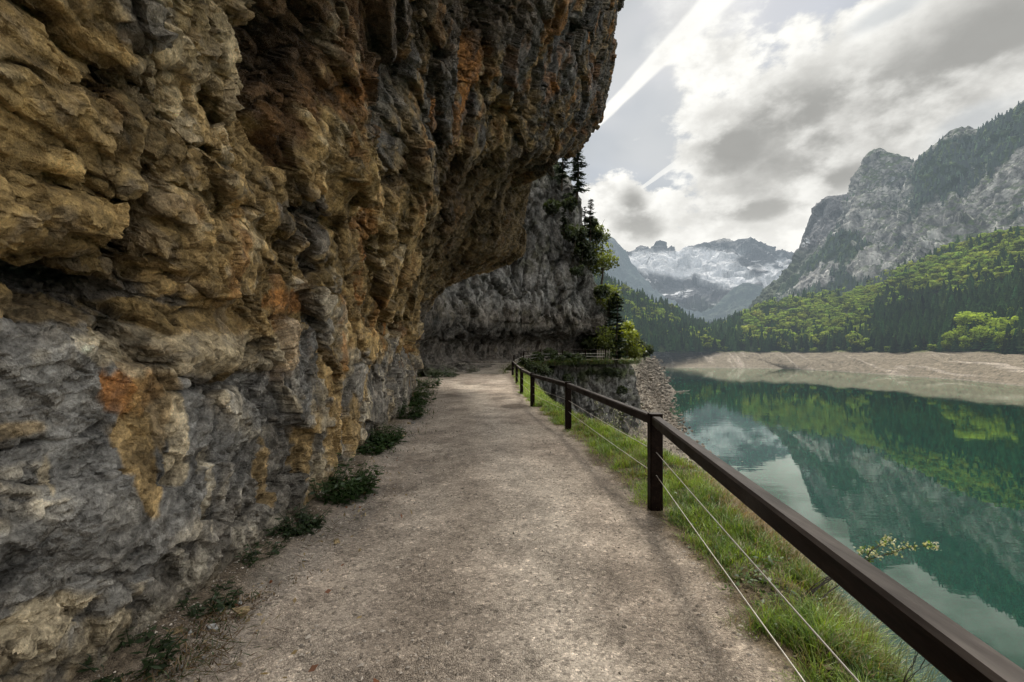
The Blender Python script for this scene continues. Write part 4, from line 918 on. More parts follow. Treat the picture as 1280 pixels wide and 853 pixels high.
# ---------------------------------------------------------------- trees on the headland
near_leaf = leaf_mat('foliage', .45)
needle_m = leaf_mat('needles', .25)
wood_m = bark_m
def conifer(name, H, seed, width=.2, colr=(.022, .040, .018), sparse=0.0, lean=0.0):
    r = np.random.default_rng(seed); root = empty(name)
    zz = np.linspace(0, 1, 9); path = np.stack([lean*H*zz**2+.01*H*np.sin(zz*9+seed), .008*H*np.cos(zz*7), zz*H], 1)
    tv, tf = tube(np.concatenate([[path[0]-[0, 0, .6]], path]), np.concatenate([[.022*H], .018*H*(1-zz)+.003*H]), 7)
    mesh_obj('trunk', tv, tf, wood_m, root, True, np.tile([.06, .048, .036], (len(tv), 1)))
    mb = MB(); z = .10*H
    while z < H*.985:
        t = z/H; L = width*H*(1-t)**.8*(.75+.4*r.random())+.02*H
        base_ = np.array([np.interp(z, path[:, 2], path[:, 0]), np.interp(z, path[:, 2], path[:, 1]), z])
        nb_ = 5 if t < .7 else 4
        for j in range(nb_):
            if r.random() < sparse: continue
            a = r.random()*6.283; l = L*(.55+.6*r.random()); dr = -.18-.25*(1-t)+.35*t
            k_ = max(5, int(l/H*60)); s = (np.arange(k_)+.6)/k_
            cx = base_+np.stack([np.cos(a)*l*s, np.sin(a)*l*s, l*(dr*s+.22*s**2)], 1)
            n_ = len(cx)*4; cc_ = np.repeat(cx, 4, 0)+r.normal(size=(n_, 3))*np.array([.012, .012, .008])*H
            side = np.tile(np.array([-1, 1, -.5, .5]), len(cx)); ss = np.repeat(s, 4)
            aa = a+side*.9; ln_ = (.028*H*(1.15-ss)+.010*H)*(.7+.6*r.random(n_))
            A = np.stack([np.cos(aa)*ln_, np.sin(aa)*ln_, -.35*ln_*r.random(n_)], 1); B_ = np.cross(A, r.normal(size=(n_, 3))*.4+np.array([0, 0, 1])); B_ = B_/(np.linalg.norm(B_, axis=1, keepdims=True)+1e-9)*ln_[:, None]*.30
            v_, f_ = quads(cc_+A*.6, A, B_); br_ = (.55+.7*ss*(.6+.5*r.random(n_)))
            mb.add(v_, f_, np.repeat(br_, 4)[:, None]*np.array(colr))
            bv, bf = tube(np.stack([base_, cx[-1]]), [.003*H, .001*H], 3); mb.add(bv, bf, (.03, .025, .018))
        z += H*(.038+.016*r.random())
    mb.build('crown', needle_m, root); return root

def broadleaf(name, H, seed, colr, lobes=9, per=150, ls=.03, zc=.62, rad=.26, limb=6):
    r = np.random.default_rng(seed); root = empty(name); mb = MB()
    zz = np.linspace(0, .6, 5); tv, tf = tube(np.stack([.03*H*np.sin(zz*6), .02*H*np.cos(zz*5), zz*H-.3], 1), .028*H*(1-zz)+.002*H, 7); mb.add(tv, tf, (.07, .06, .045))
    for k in range(limb):
        a = k*6.283/limb+r.random(); s = np.linspace(0, 1, 5)[:, None]; st = np.array([0, 0, H*(.25+.25*r.random())])
        en = np.array([math.cos(a)*rad*H, math.sin(a)*rad*H, H*(.55+.35*r.random())])
        q = st*(1-s)+en*s; q[:, 2] += .05*H*np.sin(s[:, 0]*3.1); tv, tf = tube(q, .010*H*(1-s[:, 0]*.85), 5); mb.add(tv, tf, (.07, .06, .045))
    mb.build('trunk', wood_m, root, True)
    V, Fq, S_ = leaf_shell(lobes, per, ls, seed+5, rad, zc, .9, .9)
    mesh_obj('crown', V*H, Fq, near_leaf, root, False, np.clip(S_[:, None]*np.array(colr)*(1+.12*r.normal(size=(len(V)//4, 1)).repeat(4, 0)), .005, .6)); return root

def put(o_, px, py, Y, label, cat, group=None, rz=0, s=1):
    o_.location = at(px, py, Y); o_.rotation_euler = (0, 0, rz); o_.scale = (s, s, s); tag(o_, label, cat, group); return o_
put(conifer('spruce_tree', 7.4, 501, .20, sparse=.2), 722, 247, 49, 'dark spruce half hidden by the overhanging rock edge, highest on the headland', 'tree')
put(conifer('spruce_tree', 5.8, 507, .22, sparse=.25), 703, 232, 49, 'ragged dark spruce against the sky just under the overhang', 'tree')
put(conifer('spruce_tree', 4.2, 502, .20, (.020, .034, .016), .3), 738, 297, 48.5, 'slim spruce standing out against the white cloud on the headland edge', 'tree')
put(conifer('spruce_tree', 3.2, 503, .2, (.020, .034, .016), .4), 731, 295, 49.2, 'short thin spruce close beside the slim skyline spruce', 'tree')
put(conifer('spruce_tree', 3.0, 508, .24, (.025, .040, .018), .2), 705, 290, 47.5, 'small spruce growing out of the headland face', 'tree')
put(conifer('spruce_tree', 9.3, 504, .16, (.022, .042, .016), .1), 771, 468, 50.5, 'tall dark spruce beside the notch at the tip of the headland', 'tree')
put(conifer('spruce_tree', 6.0, 509, .18, (.03, .05, .018), .1), 762, 440, 52, 'shorter spruce left of the tall one at the headland tip', 'tree')
put(broadleaf('beech_tree', 7.0, 511, (.26, .31, .035), 16, 130, .024, .48, .26), 782, 466, 53, 'bright yellow green young beech right of the tall headland spruce', 'tree')
put(broadleaf('beech_tree', 5.2, 512, (.22, .27, .035), 14, 90, .027, .46, .30), 752, 352, 51.5, 'sunlit yellow green tree leaning from the upper headland edge', 'tree')  # sunlit trees carry the sunlight in a brighter leaf colour
put(broadleaf('beech_tree', 4.2, 513, (.17, .21, .035), 14, 80, .028, .42, .32), 744, 318, 51, 'small sunlit tree below the skyline spruces', 'tree')
put(broadleaf('beech_tree', 4.4, 516, (.20, .25, .035), 14, 90, .027, .42, .32), 760, 392, 52, 'small leafy tree on the outer corner above the notch', 'tree')
put(broadleaf('beech_tree', 4.0, 515, (.20, .25, .035), 14, 90, .028, .42, .32), 758, 444, 50.5, 'low bright tree beside the fence at the notch end', 'tree')
bb = [broadleaf('bush', 1.0, 520+i, (.06, .085, .024), 8, 110, .065, .28, .40, 3) for i in range(3)]; ub = [0]*3
BUSH = [(718, 300, 47.6, 2.6, 'dark shrub under the small spruce on the headland face'), (728, 318, 48.2, 2.4, 'dark shrub on the headland edge below the skyline spruces'), (742, 300, 49.5, 2.0, 'shrub at the foot of the slim skyline spruce'), (690, 265, 47.4, 2.0, 'shrub high on the headland close to the overhang'), (712, 262, 48, 1.8, 'shrub between the two upper headland spruces'),
        (722, 345, 47.5, 1.7, 'lowest shrub on the headland face'), (672, 452, 42, 1.5, 'dark bush on the bank behind the far end of the handrail'), (690, 449, 43.3, 1.6, 'bush below the far fence, left of the rock step'), (708, 450, 44.6, 1.3, 'bush below the far fence, right of the rock step'), (655, 458, 38, 1.2, 'dark bush right behind the last handrail posts'), (742, 455, 46.8, 1.1, 'low bush on the rim below the headland fence'), (681, 470, 36, 1.3, 'dark bush on the steep bank below the bend'),
        (806, 444, 120, 4.5, 'bright bush on the crest of the rubble bank'), (797, 445, 100, 5.5, 'bright bush left on the crest of the rubble bank'),
        (700, 456, 43.0, 1.4, 'bush hanging over the rim below the thin bay fence'), (724, 452, 44.6, 1.3, 'bush on the rim right of the thin fence post'), (666, 466, 37, 1.3, 'bush low on the bank behind the rail, nearest the path'), (738, 284, 49.5, 1.7, 'shrub on the skyline between the slim spruces'), (735, 330, 49.2, 2.2, 'shrub under the sunlit upper trees'), (750, 372, 50.4, 2.0, 'shrub on the outer corner of the grey rock'), (750, 447, 53, 2.6, 'bush closing the view behind the pale picket fence'), (741, 446, 51.5, 2.2, 'bush in the dark end of the notch behind the picket fence'), (712, 478, 43.5, 1.2, 'bush hanging on the rock face below the bay fence'), (738, 470, 44.8, 1.1, 'small bush on the face under the rim, left of the picket fence'), (765, 470, 46.2, 1.5, 'bush on the outer corner below the picket fence'), (776, 492, 46.5, 1.2, 'lowest bush on the outer corner of the face below the path'), (743, 443, 52.0, 3.6, 'tall bush filling the gap at the end of the notch'), (757, 452, 47.5, 1.6, 'bush on the rim in front of the tall headland spruce'), (720, 458, 44.2, 1.5, 'bush spilling over the middle of the rim below the bay fence')]
for i, (a, b, d_, s_, l_) in enumerate(BUSH):
    k = i % 3; o_ = bb[k] if not ub[k] else copy_tree(bb[k]); ub[k] = 1
    put(o_, a, b, d_, l_, 'bush', 'shrubs on the headland and bank', i*1.3, s_)

# ---------------------------------------------------------------- plants at the foot of the wall
def herb(name, H, n, seed, colr, leaf=.045, spread=.5, droop=.3):
    r = np.random.default_rng(seed); root = empty(name); ms = MB(); ml = MB()
    for k in range(n):
        a = r.random()*6.283; R = spread*H*math.sqrt(r.random()); h = H*(.45+.6*r.random())*(1-.35*R/(spread*H))
        s = np.linspace(0, 1, 6); p0 = np.array([math.cos(a)*R, math.sin(a)*R, 0])
        ln_ = np.array([math.cos(a), math.sin(a), 0])*h*(.25+.35*r.random())
        path = p0+ln_*s[:, None]**1.6+np.array([0, 0, 1])*(h*s*(1-droop*.35*s))[:, None]
        path = np.concatenate([[[0, 0, -.03]], path]); tv, tf = tube(path, .004*np.concatenate([[1], 1-.6*s]), 4); path = path[1:]; ms.add(tv, tf, np.array(colr)*.8)
        m_ = int(9+7*r.random()); u = .18+.82*np.arange(m_)/m_
        c_ = np.stack([np.interp(u, s, path[:, j]) for j in range(3)], 1); aa = np.arange(m_)*2.4+r.random()*6
        L = leaf*(1.25-.6*u)*(.7+.6*r.random(m_))
        A = np.stack([np.cos(aa)*L, np.sin(aa)*L, L*(.25-.7*r.random(m_))], 1); up = np.array([0, 0, 1.0])+r.normal(size=(m_, 3))*.3
        B_ = np.cross(A, up); B_ = B_/(np.linalg.norm(B_, axis=1, keepdims=True)+1e-9)*L[:, None]*.38
        v_, f_ = quads(c_+A, A, B_); ml.add(v_, f_, np.repeat((.55+.6*u)*(.75+.5*r.random(m_)), 4)[:, None]*np.array(colr))
    ms.build('stems', near_leaf, root); ml.build('leaves', near_leaf, root); return root
HB = [('nettle_plant', 440, 622, .48, 80, .05, .8, 'large dark green leafy clump at the wall foot, nearest of the full clumps'), ('nettle_plant', 452, 569, .30, 30, .05, .65, 'green clump hugging the wall just behind the largest one'), ('nettle_plant', 486, 554, .40, 60, .05, 1.0, 'wide green clump sticking out onto the path edge'), ('nettle_plant', 470, 562, .42, 30, .05, .6, 'upright clump squeezed between the wall and the wide clump'), ('nettle_plant', 505, 524, .7, 46, .07, .6, 'far green clump in the shadow of the wall corner'), ('nettle_plant', 518, 508, .8, 46, .08, .6, 'tall green clump by the dark rock corner'),
      ('nettle_plant', 536, 484, .7, 40, .09, .9, 'low strip of green at the wall foot beyond the corner'), ('nettle_plant', 560, 472, .7, 36, .09, 1.0, 'furthest green patch where the wall curves away'),
      ('leafy_weed', 405, 664, .14, 26, .035, 1.1, 'flat dark rosette lying on the gravel before the large clump'), ('leafy_weed', 372, 668, .30, 22, .035, .6, 'small weed tucked against the wall above the dry grass'), ('leafy_weed', 292, 706, .16, 18, .03, .8, 'tiny weed at the wall foot beside the brown moss'), ('leafy_weed', 215, 764, .16, 18, .03, .9, 'small weed at the wall foot near the lower left'), ('leafy_weed', 128, 838, .22, 16, .035, .6, 'fresh green sprig at the bottom left corner of the wall'), ('leafy_weed', 345, 688, .14, 16, .03, .8, 'weed between the dry grass and the wall')]
for i, (nm, a, b, H, n, lf, sp_, l_) in enumerate(HB):
    Y = EYE*F/(b-HY); x = max((a-CX)/F*Y-.3, foot_x(Y)+(.10 if nm[0] == 'n' else .12))
    o_ = herb(nm, H*1.15, int(n*1.5), 540+i, (.038, .074, .020) if nm[0] == 'n' else (.034, .058, .022), lf, sp_)
    o_.location = (x, Y, .0); tag(o_, l_, 'plant', 'plants along the foot of the wall')
mb = MB()                                                   # dry litter and moss tufts along the wall foot
for cx_, cy_, n, rr_ in [(240, 828, 520, .16), (205, 838, 260, .14), (270, 772, 260, .13), (355, 684, 300, .2), (385, 630, 200, .25), (300, 730, 140, .15), (430, 640, 120, .3)]:
    Y = EYE*F/(cy_-HY); c_ = np.array([(cx_-CX)/F*Y, Y, .02]); a = RNG.random(n)*6.283; q = c_+RNG.normal(size=(n, 3))*np.array([rr_, rr_*1.2, .004]); L = .012+.045*RNG.random(n)
    A = np.stack([np.cos(a)*L, np.sin(a)*L, L*.9*(RNG.random(n)-.1)], 1); B_ = np.cross(A, rand_unit(n)); B_ = B_/np.linalg.norm(B_, axis=1, keepdims=True)*.0028
    cl_ = np.where(RNG.random((n, 1)) < .4, np.array([.05, .07, .02]), np.where(RNG.random((n, 1)) < .5, np.array([.12, .06, .03]), np.array([.20, .15, .08])))*(.6+.7*RNG.random((n, 1)))
    v_, f_ = quads(q+A*.5, A, B_); mb.add(v_, f_, np.repeat(cl_, 4, 0))
tag(mb.build('dry_litter', near_leaf), 'dry stalks and moss littering the foot of the wall', 'ground cover', None, 'stuff')

# broken strip of weeds, moss and fallen stones where the rock meets the path
n = 15000; yy = np.exp(np.log(1.6)+RNG.random(n)*np.log(30/1.6)); fx = np.interp(yy, foot[:, 1], foot[:, 0]); q = np.stack([fx+.02+.20*np.abs(RNG.normal(size=n))*(1+.04*yy), yy, 0*yy], 1)
kk = fbm(q, (.6, .9, 1), 3, 606); q = q[kk > .02]; kk = kk[kk > .02]; n = len(q); q[:, 2] = .03
WALLGRASS = (q, kk)
bmr = []
n = 420; yy = np.exp(np.log(1.6)+RNG.random(n)*np.log(26/1.6)); fx = np.interp(yy, foot[:, 1], foot[:, 0]); q = np.stack([fx+.02+.22*np.abs(RNG.normal(size=n)), yy, .03+0*yy], 1); kk = fbm(q, (.7, 1.1, 1), 3, 607) > -.05; q = q[kk]; n = len(q)
cube = np.array([(a, b, c) for a in (-1, 1) for b in (-1, 1) for c in (-1, 1)], float); cubf = np.array([(0, 1, 3, 2), (4, 6, 7, 5), (0, 4, 5, 1), (2, 3, 7, 6), (0, 2, 6, 4), (1, 5, 7, 3)])
sz = (.006+.022*RNG.random(n)**4)*(1+.05*q[:, 1]); M = cube[None]*(1+.38*RNG.normal(size=(n, 8, 1)))*sz[:, None, None]*np.array([1, 1.2, .65]); a = RNG.random(n)*6.283; ca, sa = np.cos(a)[:, None], np.sin(a)[:, None]
V = np.stack([M[..., 0]*ca-M[..., 1]*sa, M[..., 0]*sa+M[..., 1]*ca, M[..., 2]], 2)+q[:, None]
cr = np.where(RNG.random((n, 1)) < .5, np.array([.30, .30, .29]), np.array([.38, .29, .16]))*(.5+.7*RNG.random((n, 1)))
tag(mesh_obj('rubble', V.reshape(-1, 3), (cubf[None]+(np.arange(n)*8)[:, None, None]).reshape(-1, 4), rock_mat('rubble_stone', None, 6, .5, .3), None, False, np.repeat(cr, 8, 0)), 'small broken stones fallen along the foot of the rock wall', 'rubble', None, 'stuff')

# ---------------------------------------------------------------- grass on the verge
def blades(mb, base_, L, ang, bend, w, colr):
    n = len(base_); s = np.array([0, .35, .7, 1.0]); d = np.stack([np.cos(ang), np.sin(ang), 0*ang], 1); sd = np.stack([-np.sin(ang), np.cos(ang), 0*ang], 1)
    Pm = base_[:, None]+d[:, None]*(L*bend)[:, None, None]*(s**1.8)[None, :, None]+np.array([0, 0, 1.0])*(L[:, None]*(s[None]*(1-.45*bend[:, None]*s[None])))[..., None]
    wv_ = w[:, None]*np.array([1, .85, .55, .06])[None]
    V = np.stack([Pm-sd[:, None]*wv_[..., None], Pm+sd[:, None]*wv_[..., None]], 2).reshape(n, 8, 3)
    f = np.array([(0, 1, 3, 2), (2, 3, 5, 4), (4, 5, 7, 6)])
    Fq = (f[None]+(np.arange(n)*8)[:, None, None]).reshape(-1, 4)
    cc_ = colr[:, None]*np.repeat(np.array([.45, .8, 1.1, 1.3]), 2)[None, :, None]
    mb.add(V.reshape(-1, 3), Fq, cc_.reshape(-1, 3))
def bank_z(x, y):
    """height of the modelled bank near the verge (nearest grid point)"""
    iy = np.clip(np.searchsorted(BY, y), 0, len(BY)-1); out = np.empty(len(x))
    B_ = BANK[:, :110]
    for c0 in range(0, len(x), 20000):
        sl = slice(c0, c0+20000); rows = B_[iy[sl]]; j = np.argmin(np.abs(rows[..., 0]-x[sl, None]), 1); out[sl] = rows[np.arange(len(j)), j, 2]
    return out
mb = MB()
n = 210000
y = np.exp(np.log(1.25)+RNG.random(n)**.9*(np.log(34)-np.log(1.25)))
xa = XR(y)-.05; xb = XE(y)+.55
x = xa+(xb-xa)*RNG.random(n)
q = np.stack([x, y, 0*x], 1); cl_ = fbm(q, .28, 3, 601); c2 = fbm(q, .9, 3, 602)
ed = sst(x-xa+.25*cl_, -.02, .22)
keep_ = RNG.random(n) < np.clip(.62+1.2*cl_+.35*c2, .06, 1)*(.12+.88*ed)
x, y, cl_, c2, ed, q = x[keep_], y[keep_], cl_[keep_], c2[keep_], ed[keep_], q[keep_]; n = len(x)
q[:, 2] = bank_z(x, y)-.012
L = (.045+.09*RNG.random(n)**1.5)*(1+.9*np.clip(cl_+.2, -.4, 1))*(.55+.5*ed)*(1+.25*sst(y, 6, 12))
straw = RNG.random(n) < .14+.25*(c2 < -.15)
lit = np.array([.33, .47, .06]); drk = np.array([.09, .18, .028])
mixw = np.clip(.5+1.0*fbm(q, .2, 2, 603)+.35*RNG.normal(size=n), 0, 1)[:, None]
cg = drk*(1-mixw)+lit*mixw; cg = np.where(straw[:, None], np.array([.34, .27, .13])*(.6+.5*RNG.random((n, 1))), cg)
cg = cg*(.9+.2*RNG.random((n, 1)))
gm = leaf_mat('grass_blade', .5, None, (1, 1, 1))
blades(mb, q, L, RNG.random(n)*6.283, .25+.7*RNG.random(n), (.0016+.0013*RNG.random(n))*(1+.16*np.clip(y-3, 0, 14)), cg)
# shaggy growth along the rim of the bay, under the thin fence
n = 16000; k_ = RNG.integers(0, 66, n); sd_o = 1.1+1.5*RNG.random(n)**.7
q = np.stack([cp[k_, 0]+nn[k_, 0]*sd_o, cp[k_, 1]+nn[k_, 1]*sd_o, 0*sd_o], 1)+RNG.normal(size=(n, 3))*.12; kk = fbm(q, 1.3, 3, 605); q = q[kk > -.18]; n = len(q); q[:, 2] = RISE(q[:, 1])-.12-.35*RNG.random(n)
blades(mb, q, .16+.5*RNG.random(n)**2, RNG.random(n)*6.283, .5+.9*RNG.random(n), .010+.016*RNG.random(n), np.where(RNG.random((n, 1)) < .3, np.array([.17, .15, .06]), np.array([.07, .12, .025]))*(.5+.9*RNG.random((n, 1))))
q, kk = WALLGRASS; n = len(q)
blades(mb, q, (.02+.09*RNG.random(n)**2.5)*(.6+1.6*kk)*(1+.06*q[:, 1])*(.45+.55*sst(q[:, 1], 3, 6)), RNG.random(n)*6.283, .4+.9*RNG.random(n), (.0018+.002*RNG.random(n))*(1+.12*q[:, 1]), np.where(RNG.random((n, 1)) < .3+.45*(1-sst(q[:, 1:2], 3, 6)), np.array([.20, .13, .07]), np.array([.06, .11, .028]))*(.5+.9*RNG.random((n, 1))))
# yellow hanging tussock at the lip of the bank
n = 5200; yy = 4.75+.55*RNG.normal(size=n); xx = XE(yy)+.05+.16*RNG.normal(size=n); q = np.stack([xx, yy, 0*xx], 1); q[:, 2] = bank_z(xx, yy)-.01
blades(mb, q, .14+.16*RNG.random(n), .15+.9*RNG.normal(size=n), .7+.5*RNG.random(n), .0016+.001*RNG.random(n), np.array([.36, .22, .07])*(.5+.7*RNG.random((n, 1))))
# long arching stalks at the outer lip
n = 900; yy = 1.7+3.2*RNG.random(n)**1.2; xx = XE(yy)-.02+.10*RNG.normal(size=n); q = np.stack([xx, yy, 0*xx], 1); q[:, 2] = bank_z(xx, yy)-.01
blades(mb, q, .14+.2*RNG.random(n), .1+.8*RNG.normal(size=n), .4+.6*RNG.random(n), .0012+.0008*RNG.random(n), np.array([.20, .22, .05])*(.5+.7*RNG.random((n, 1))))
# rounded weed leaves among the blades
n = 5200; yy = np.exp(np.log(1.5)+RNG.random(n)*np.log(9/1.5)); xx = XR(yy)+.12+(XE(yy)-XR(yy))*RNG.random(n); q = np.stack([xx, yy, 0*xx], 1); k_ = fbm(q, .22, 2, 611) > .08; q = q[k_]; n = len(q)
q[:, 2] = bank_z(q[:, 0], q[:, 1])+.01+.05*RNG.random(n); a = RNG.random(n)*6.283; l = .010+.016*RNG.random(n)
A = np.stack([np.cos(a)*l, np.sin(a)*l, l*(RNG.random(n)-.4)], 1); B_ = np.cross(A, np.array([0, 0, 1.0])+.4*RNG.normal(size=(n, 3))); B_ = B_/np.linalg.norm(B_, axis=1, keepdims=True)*l[:, None]*.6
v_, f_ = quads(q, A, B_); mb.add(v_, f_, np.repeat(np.array([.075, .14, .02])*(.5+.9*RNG.random((n, 1))), 4, 0))
tag(mb.build('grass', gm), 'tufted grass on the verge beside the handrail and along the wall foot', 'grass', None, 'stuff')

# dead brown leaves on the verge and loose pebbles on the path
oc = np.array([(1, 0, 0), (0, 1, 0), (-1, 0, 0), (0, -1, 0), (0, 0, 1), (0, 0, -1)], float); of = np.array([(0, 1, 4), (1, 2, 4), (2, 3, 4), (3, 0, 4), (1, 0, 5), (2, 1, 5), (3, 2, 5), (0, 3, 5)])
n = 34000; yy = np.exp(np.log(1.6)+RNG.random(n)*np.log(14/1.6)); fx = np.array([np.interp(yy, foot[:, 1], foot[:, 0])])[0]; u = RNG.random(n); xx = fx-.05+(XR(yy)+.15-fx)*u
q = np.stack([xx, yy, 0*xx], 1); k_ = RNG.random(n) < np.clip(.35+.9*fbm(q, .5, 3, 621)+.7*np.exp(-u/.08)+.5*np.exp(-(1-u)/.06), .05, 1); q = q[k_]; n = len(q); yy = q[:, 1]
dlq = q[:, 0]-np.interp(yy, foot[:, 1], foot[:, 0])
q[:, 2] = -.022+.022*fbm(q*np.array([1, 1, 0])+np.array([0, 0, 0]), (1.0, 1.6, 1), 3, 201)+.009*fbm(q*np.array([1, 1, 0]), .16, 3, 203)+.10*(1-sst(dlq, -.1, .75))+.002
sz = (.0020+.0085*RNG.random(n)**4)*(1+.07*yy); M = oc[None]*(1+.35*RNG.normal(size=(n, 6, 1)))*sz[:, None, None]*np.stack([1+.3*RNG.normal(size=n), 1+.3*RNG.normal(size=n), .6+.2*RNG.random(n)], 1)[:, None]
a = RNG.random(n)*6.283; ca, sa = np.cos(a)[:, None], np.sin(a)[:, None]
V = np.stack([M[..., 0]*ca-M[..., 1]*sa, M[..., 0]*sa+M[..., 1]*ca, M[..., 2]], 2)+q[:, None]
cp_ = np.array([.44, .39, .335])*(.4+.95*RNG.random((n, 1)))
pm, nt, nd, lk = new_mat('pebble'); finish(nt, principled(nt, attr(nt), .85, .2).outputs[0])
tag(mesh_obj('loose_gravel', V.reshape(-1, 3), (of[None]+(np.arange(n)*6)[:, None, None]).reshape(-1, 3), pm, None, False, np.repeat(cp_, 6, 0)), 'loose pebbles scattered over the gravel path', 'gravel', None, 'stuff')
mb = MB(); n = 640; yy = 1.5+5.5*RNG.random(n)**1.3; xx = XR(yy)+.05+(XE(yy)-XR(yy))*RNG.random(n); q = np.stack([xx, yy, 0*xx], 1); q[:, 2] = bank_z(xx, yy)+.012+.015*RNG.random(n)
k_ = np.arange(n) > 460; fq = np.interp(yy, foot[:, 1], foot[:, 0]); q[k_, 0] = (fq+.15+np.abs(RNG.normal(size=n))*.45)[k_]; q[k_, 2] = .035; a = RNG.random(n)*6.283; l = .010+.018*RNG.random(n)
A = np.stack([np.cos(a)*l, np.sin(a)*l, .5*l*RNG.normal(size=n)], 1); B_ = np.cross(A, np.array([0, 0, 1.0])+.5*RNG.normal(size=(n, 3))); B_ = B_/np.linalg.norm(B_, axis=1, keepdims=True)*l[:, None]*.6
v_, f_ = quads(q, A, B_); mb.add(v_, f_, np.repeat(np.where(RNG.random((n, 1)) < .25, np.array([.30, .11, .05]), np.array([.42, .32, .19]))*(.5+.6*RNG.random((n, 1))), 4, 0))
tag(mb.build('dead_leaves', gm), 'dry brown leaves lying in the verge grass', 'leaves', None, 'stuff')

# ---------------------------------------------------------------- flowering shrubs behind the rail
def twig(mb, p0, p1, r0, sag, seed, n=9):
    r = np.random.default_rng(seed); s = np.linspace(0, 1, n)[:, None]; q = np.array(p0)*(1-s)+np.array(p1)*s+np.array([0, 0, 1])*sag*np.sin(s*3.14)+r.normal(size=(n, 3))*.012*np.linalg.norm(np.array(p1)-np.array(p0))
    v, f = tube(q, r0*(1-.75*s[:, 0]), 5); mb.add(v, f, (.06, .045, .03)); return q
def petal_clump(mb, c, n, R, s, colr, r):
    p = np.array(c)+r.normal(size=(n, 3))*R; a = r.normal(size=(n, 3)); a /= np.linalg.norm(a, axis=1, keepdims=True); b = np.cross(a, r.normal(size=(n, 3))); b /= np.linalg.norm(b, axis=1, keepdims=True)
    v, f = quads(p, a*s, b*s*.7); mb.add(v, f, np.repeat(np.array(colr)*(.7+.5*r.random((n, 1))), 4, 0))
r = np.random.default_rng(9)
base_p = np.array(at(985, 770, 3.0)); root = empty('flowering_shrub', base_p)
mw, ml, mf = MB(), MB(), MB()
tips = [((1060, 712, 3.0), (1168, 681, 2.9)), ((1075, 705, 3.0), (1112, 676, 3.0)), ((1030, 724, 3.0), (1088, 690, 3.05)), ((1020, 755, 2.95), (1072, 722, 3.0)), ((1010, 745, 3.05), (1060, 716, 3.1))]
root_pt = base_p
for i, (a, b) in enumerate(tips):
    A, B_ = np.array(at(*a)), np.array(at(*b)); q1 = twig(mw, root_pt-base_p, A-base_p, .008, .03, 30+i); q = twig(mw, A-base_p, B_-base_p, .0055, .03, 40+i)
    for s_ in np.linspace(0, 1, 16 if i == 0 else 9):
        c = q[int(s_*8)]+r.normal(size=3)*.012
        petal_clump(ml, c, 4, .012, .010, (.16, .22, .05), r)
        if s_ > (.35 if i == 0 else .55): petal_clump(mf, c, 9, .013, .0095, (.75, .74, .58), r)
    petal_clump(mf, q[-1], 18, .016, .010, (.82, .80, .68), r); petal_clump(ml, q[-1]-np.array([.03, 0, .0]), 7, .012, .013, (.2, .34, .05), r)
mw.build('branches', near_leaf, root); ml.build('leaves', near_leaf, root); mf.build('blossoms', near_leaf, root)
tag(root, 'arching twigs with white blossom reaching over the lake behind the rail', 'shrub')
root = empty('bare_twig', at(1125, 850, 2.2)); mw = MB(); o0 = np.array(at(1125, 850, 2.2))
for i, (a, b) in enumerate([((1143, 828), (1152, 800)), ((1150, 836), (1168, 803)), ((1158, 832), (1172, 826)), ((1140, 835), (1147, 806))]):
    A = np.array(at(*a, 2.2)); twig(mw, (0, 0, -.05), A-o0, .003, .01, 70+i); twig(mw, A-o0, np.array(at(*b, 2.2))-o0, .0022, .0, 80+i)
mw.build('stems', near_leaf, root); tag(root, 'thin dark leafless twigs at the outer edge of the verge', 'twig')
# white blossoming shrub on the steep bank behind the second post
root = empty('flowering_shrub', at(770, 575, 9.8)); o0 = np.array(at(770, 575, 9.8)); mw, ml, mf = MB(), MB(), MB()
for i in range(26):
    t_ = np.array(at(722+95*r.random(), 496+62*r.random(), 9.6+1.6*r.random())); q = twig(mw, (0, 0, -.3), t_-o0, .008, .1, 100+i)
    for s_ in range(2, 9):
        petal_clump(ml, q[s_], 5, .05, .018, (.10, .13, .045), r)
        if r.random() < .75: petal_clump(mf, q[s_]+r.normal(size=3)*.05, 4, .035, .016, (.70, .70, .62), r)
mw.build('branches', near_leaf, root); ml.build('leaves', near_leaf, root); mf.build('blossoms', near_leaf, root)
tag(root, 'white blossoming shrub on the steep bank behind the second post', 'shrub')
# ================================================================== handrail along the path
def beam(mb, p0, p1, w, h, ch=.008, colr=(1, 1, 1)):
    """chamfered rectangular beam between two points, h is vertical"""
    p0, p1 = np.array(p0, float), np.array(p1, float); d = p1-p0; d /= np.linalg.norm(d)
    up = np.array([0, 0, 1.0]) if abs(d[2]) < .9 else np.array([0, 1.0, 0]); sd = np.cross(d, up); sd /= np.linalg.norm(sd); up = np.cross(sd, d)
    o8 = [(-w+ch, -h), (w-ch, -h), (w, -h+ch), (w, h-ch), (w-ch, h), (-w+ch, h), (-w, h-ch), (-w, -h+ch)]
    V = np.array([p+sd*a+up*b for p in (p0, p1) for a, b in o8]); k = np.arange(8)
    mb.add(V, np.stack([k, (k+1) % 8, (k+1) % 8+8, k+8], 1), colr)
    for s_ in (0, 8):
        mb.add(V[s_:s_+8], np.array([(0, 1, 2, 3), (0, 3, 4, 7), (4, 5, 6, 7)]) if s_ == 0 else np.array([(3, 2, 1, 0), (7, 4, 3, 0), (7, 6, 5, 4)]), colr)
m, nt, nd, lk = new_mat('stained_timber')
g1_ = noise_node(nt, 3, 6, .6, stretch=(9, 1.0, 9)); g2_ = noise_node(nt, 60, 4, .6, stretch=(1, .12, 1)); g3_ = noise_node(nt, 2.2, 4, .6)
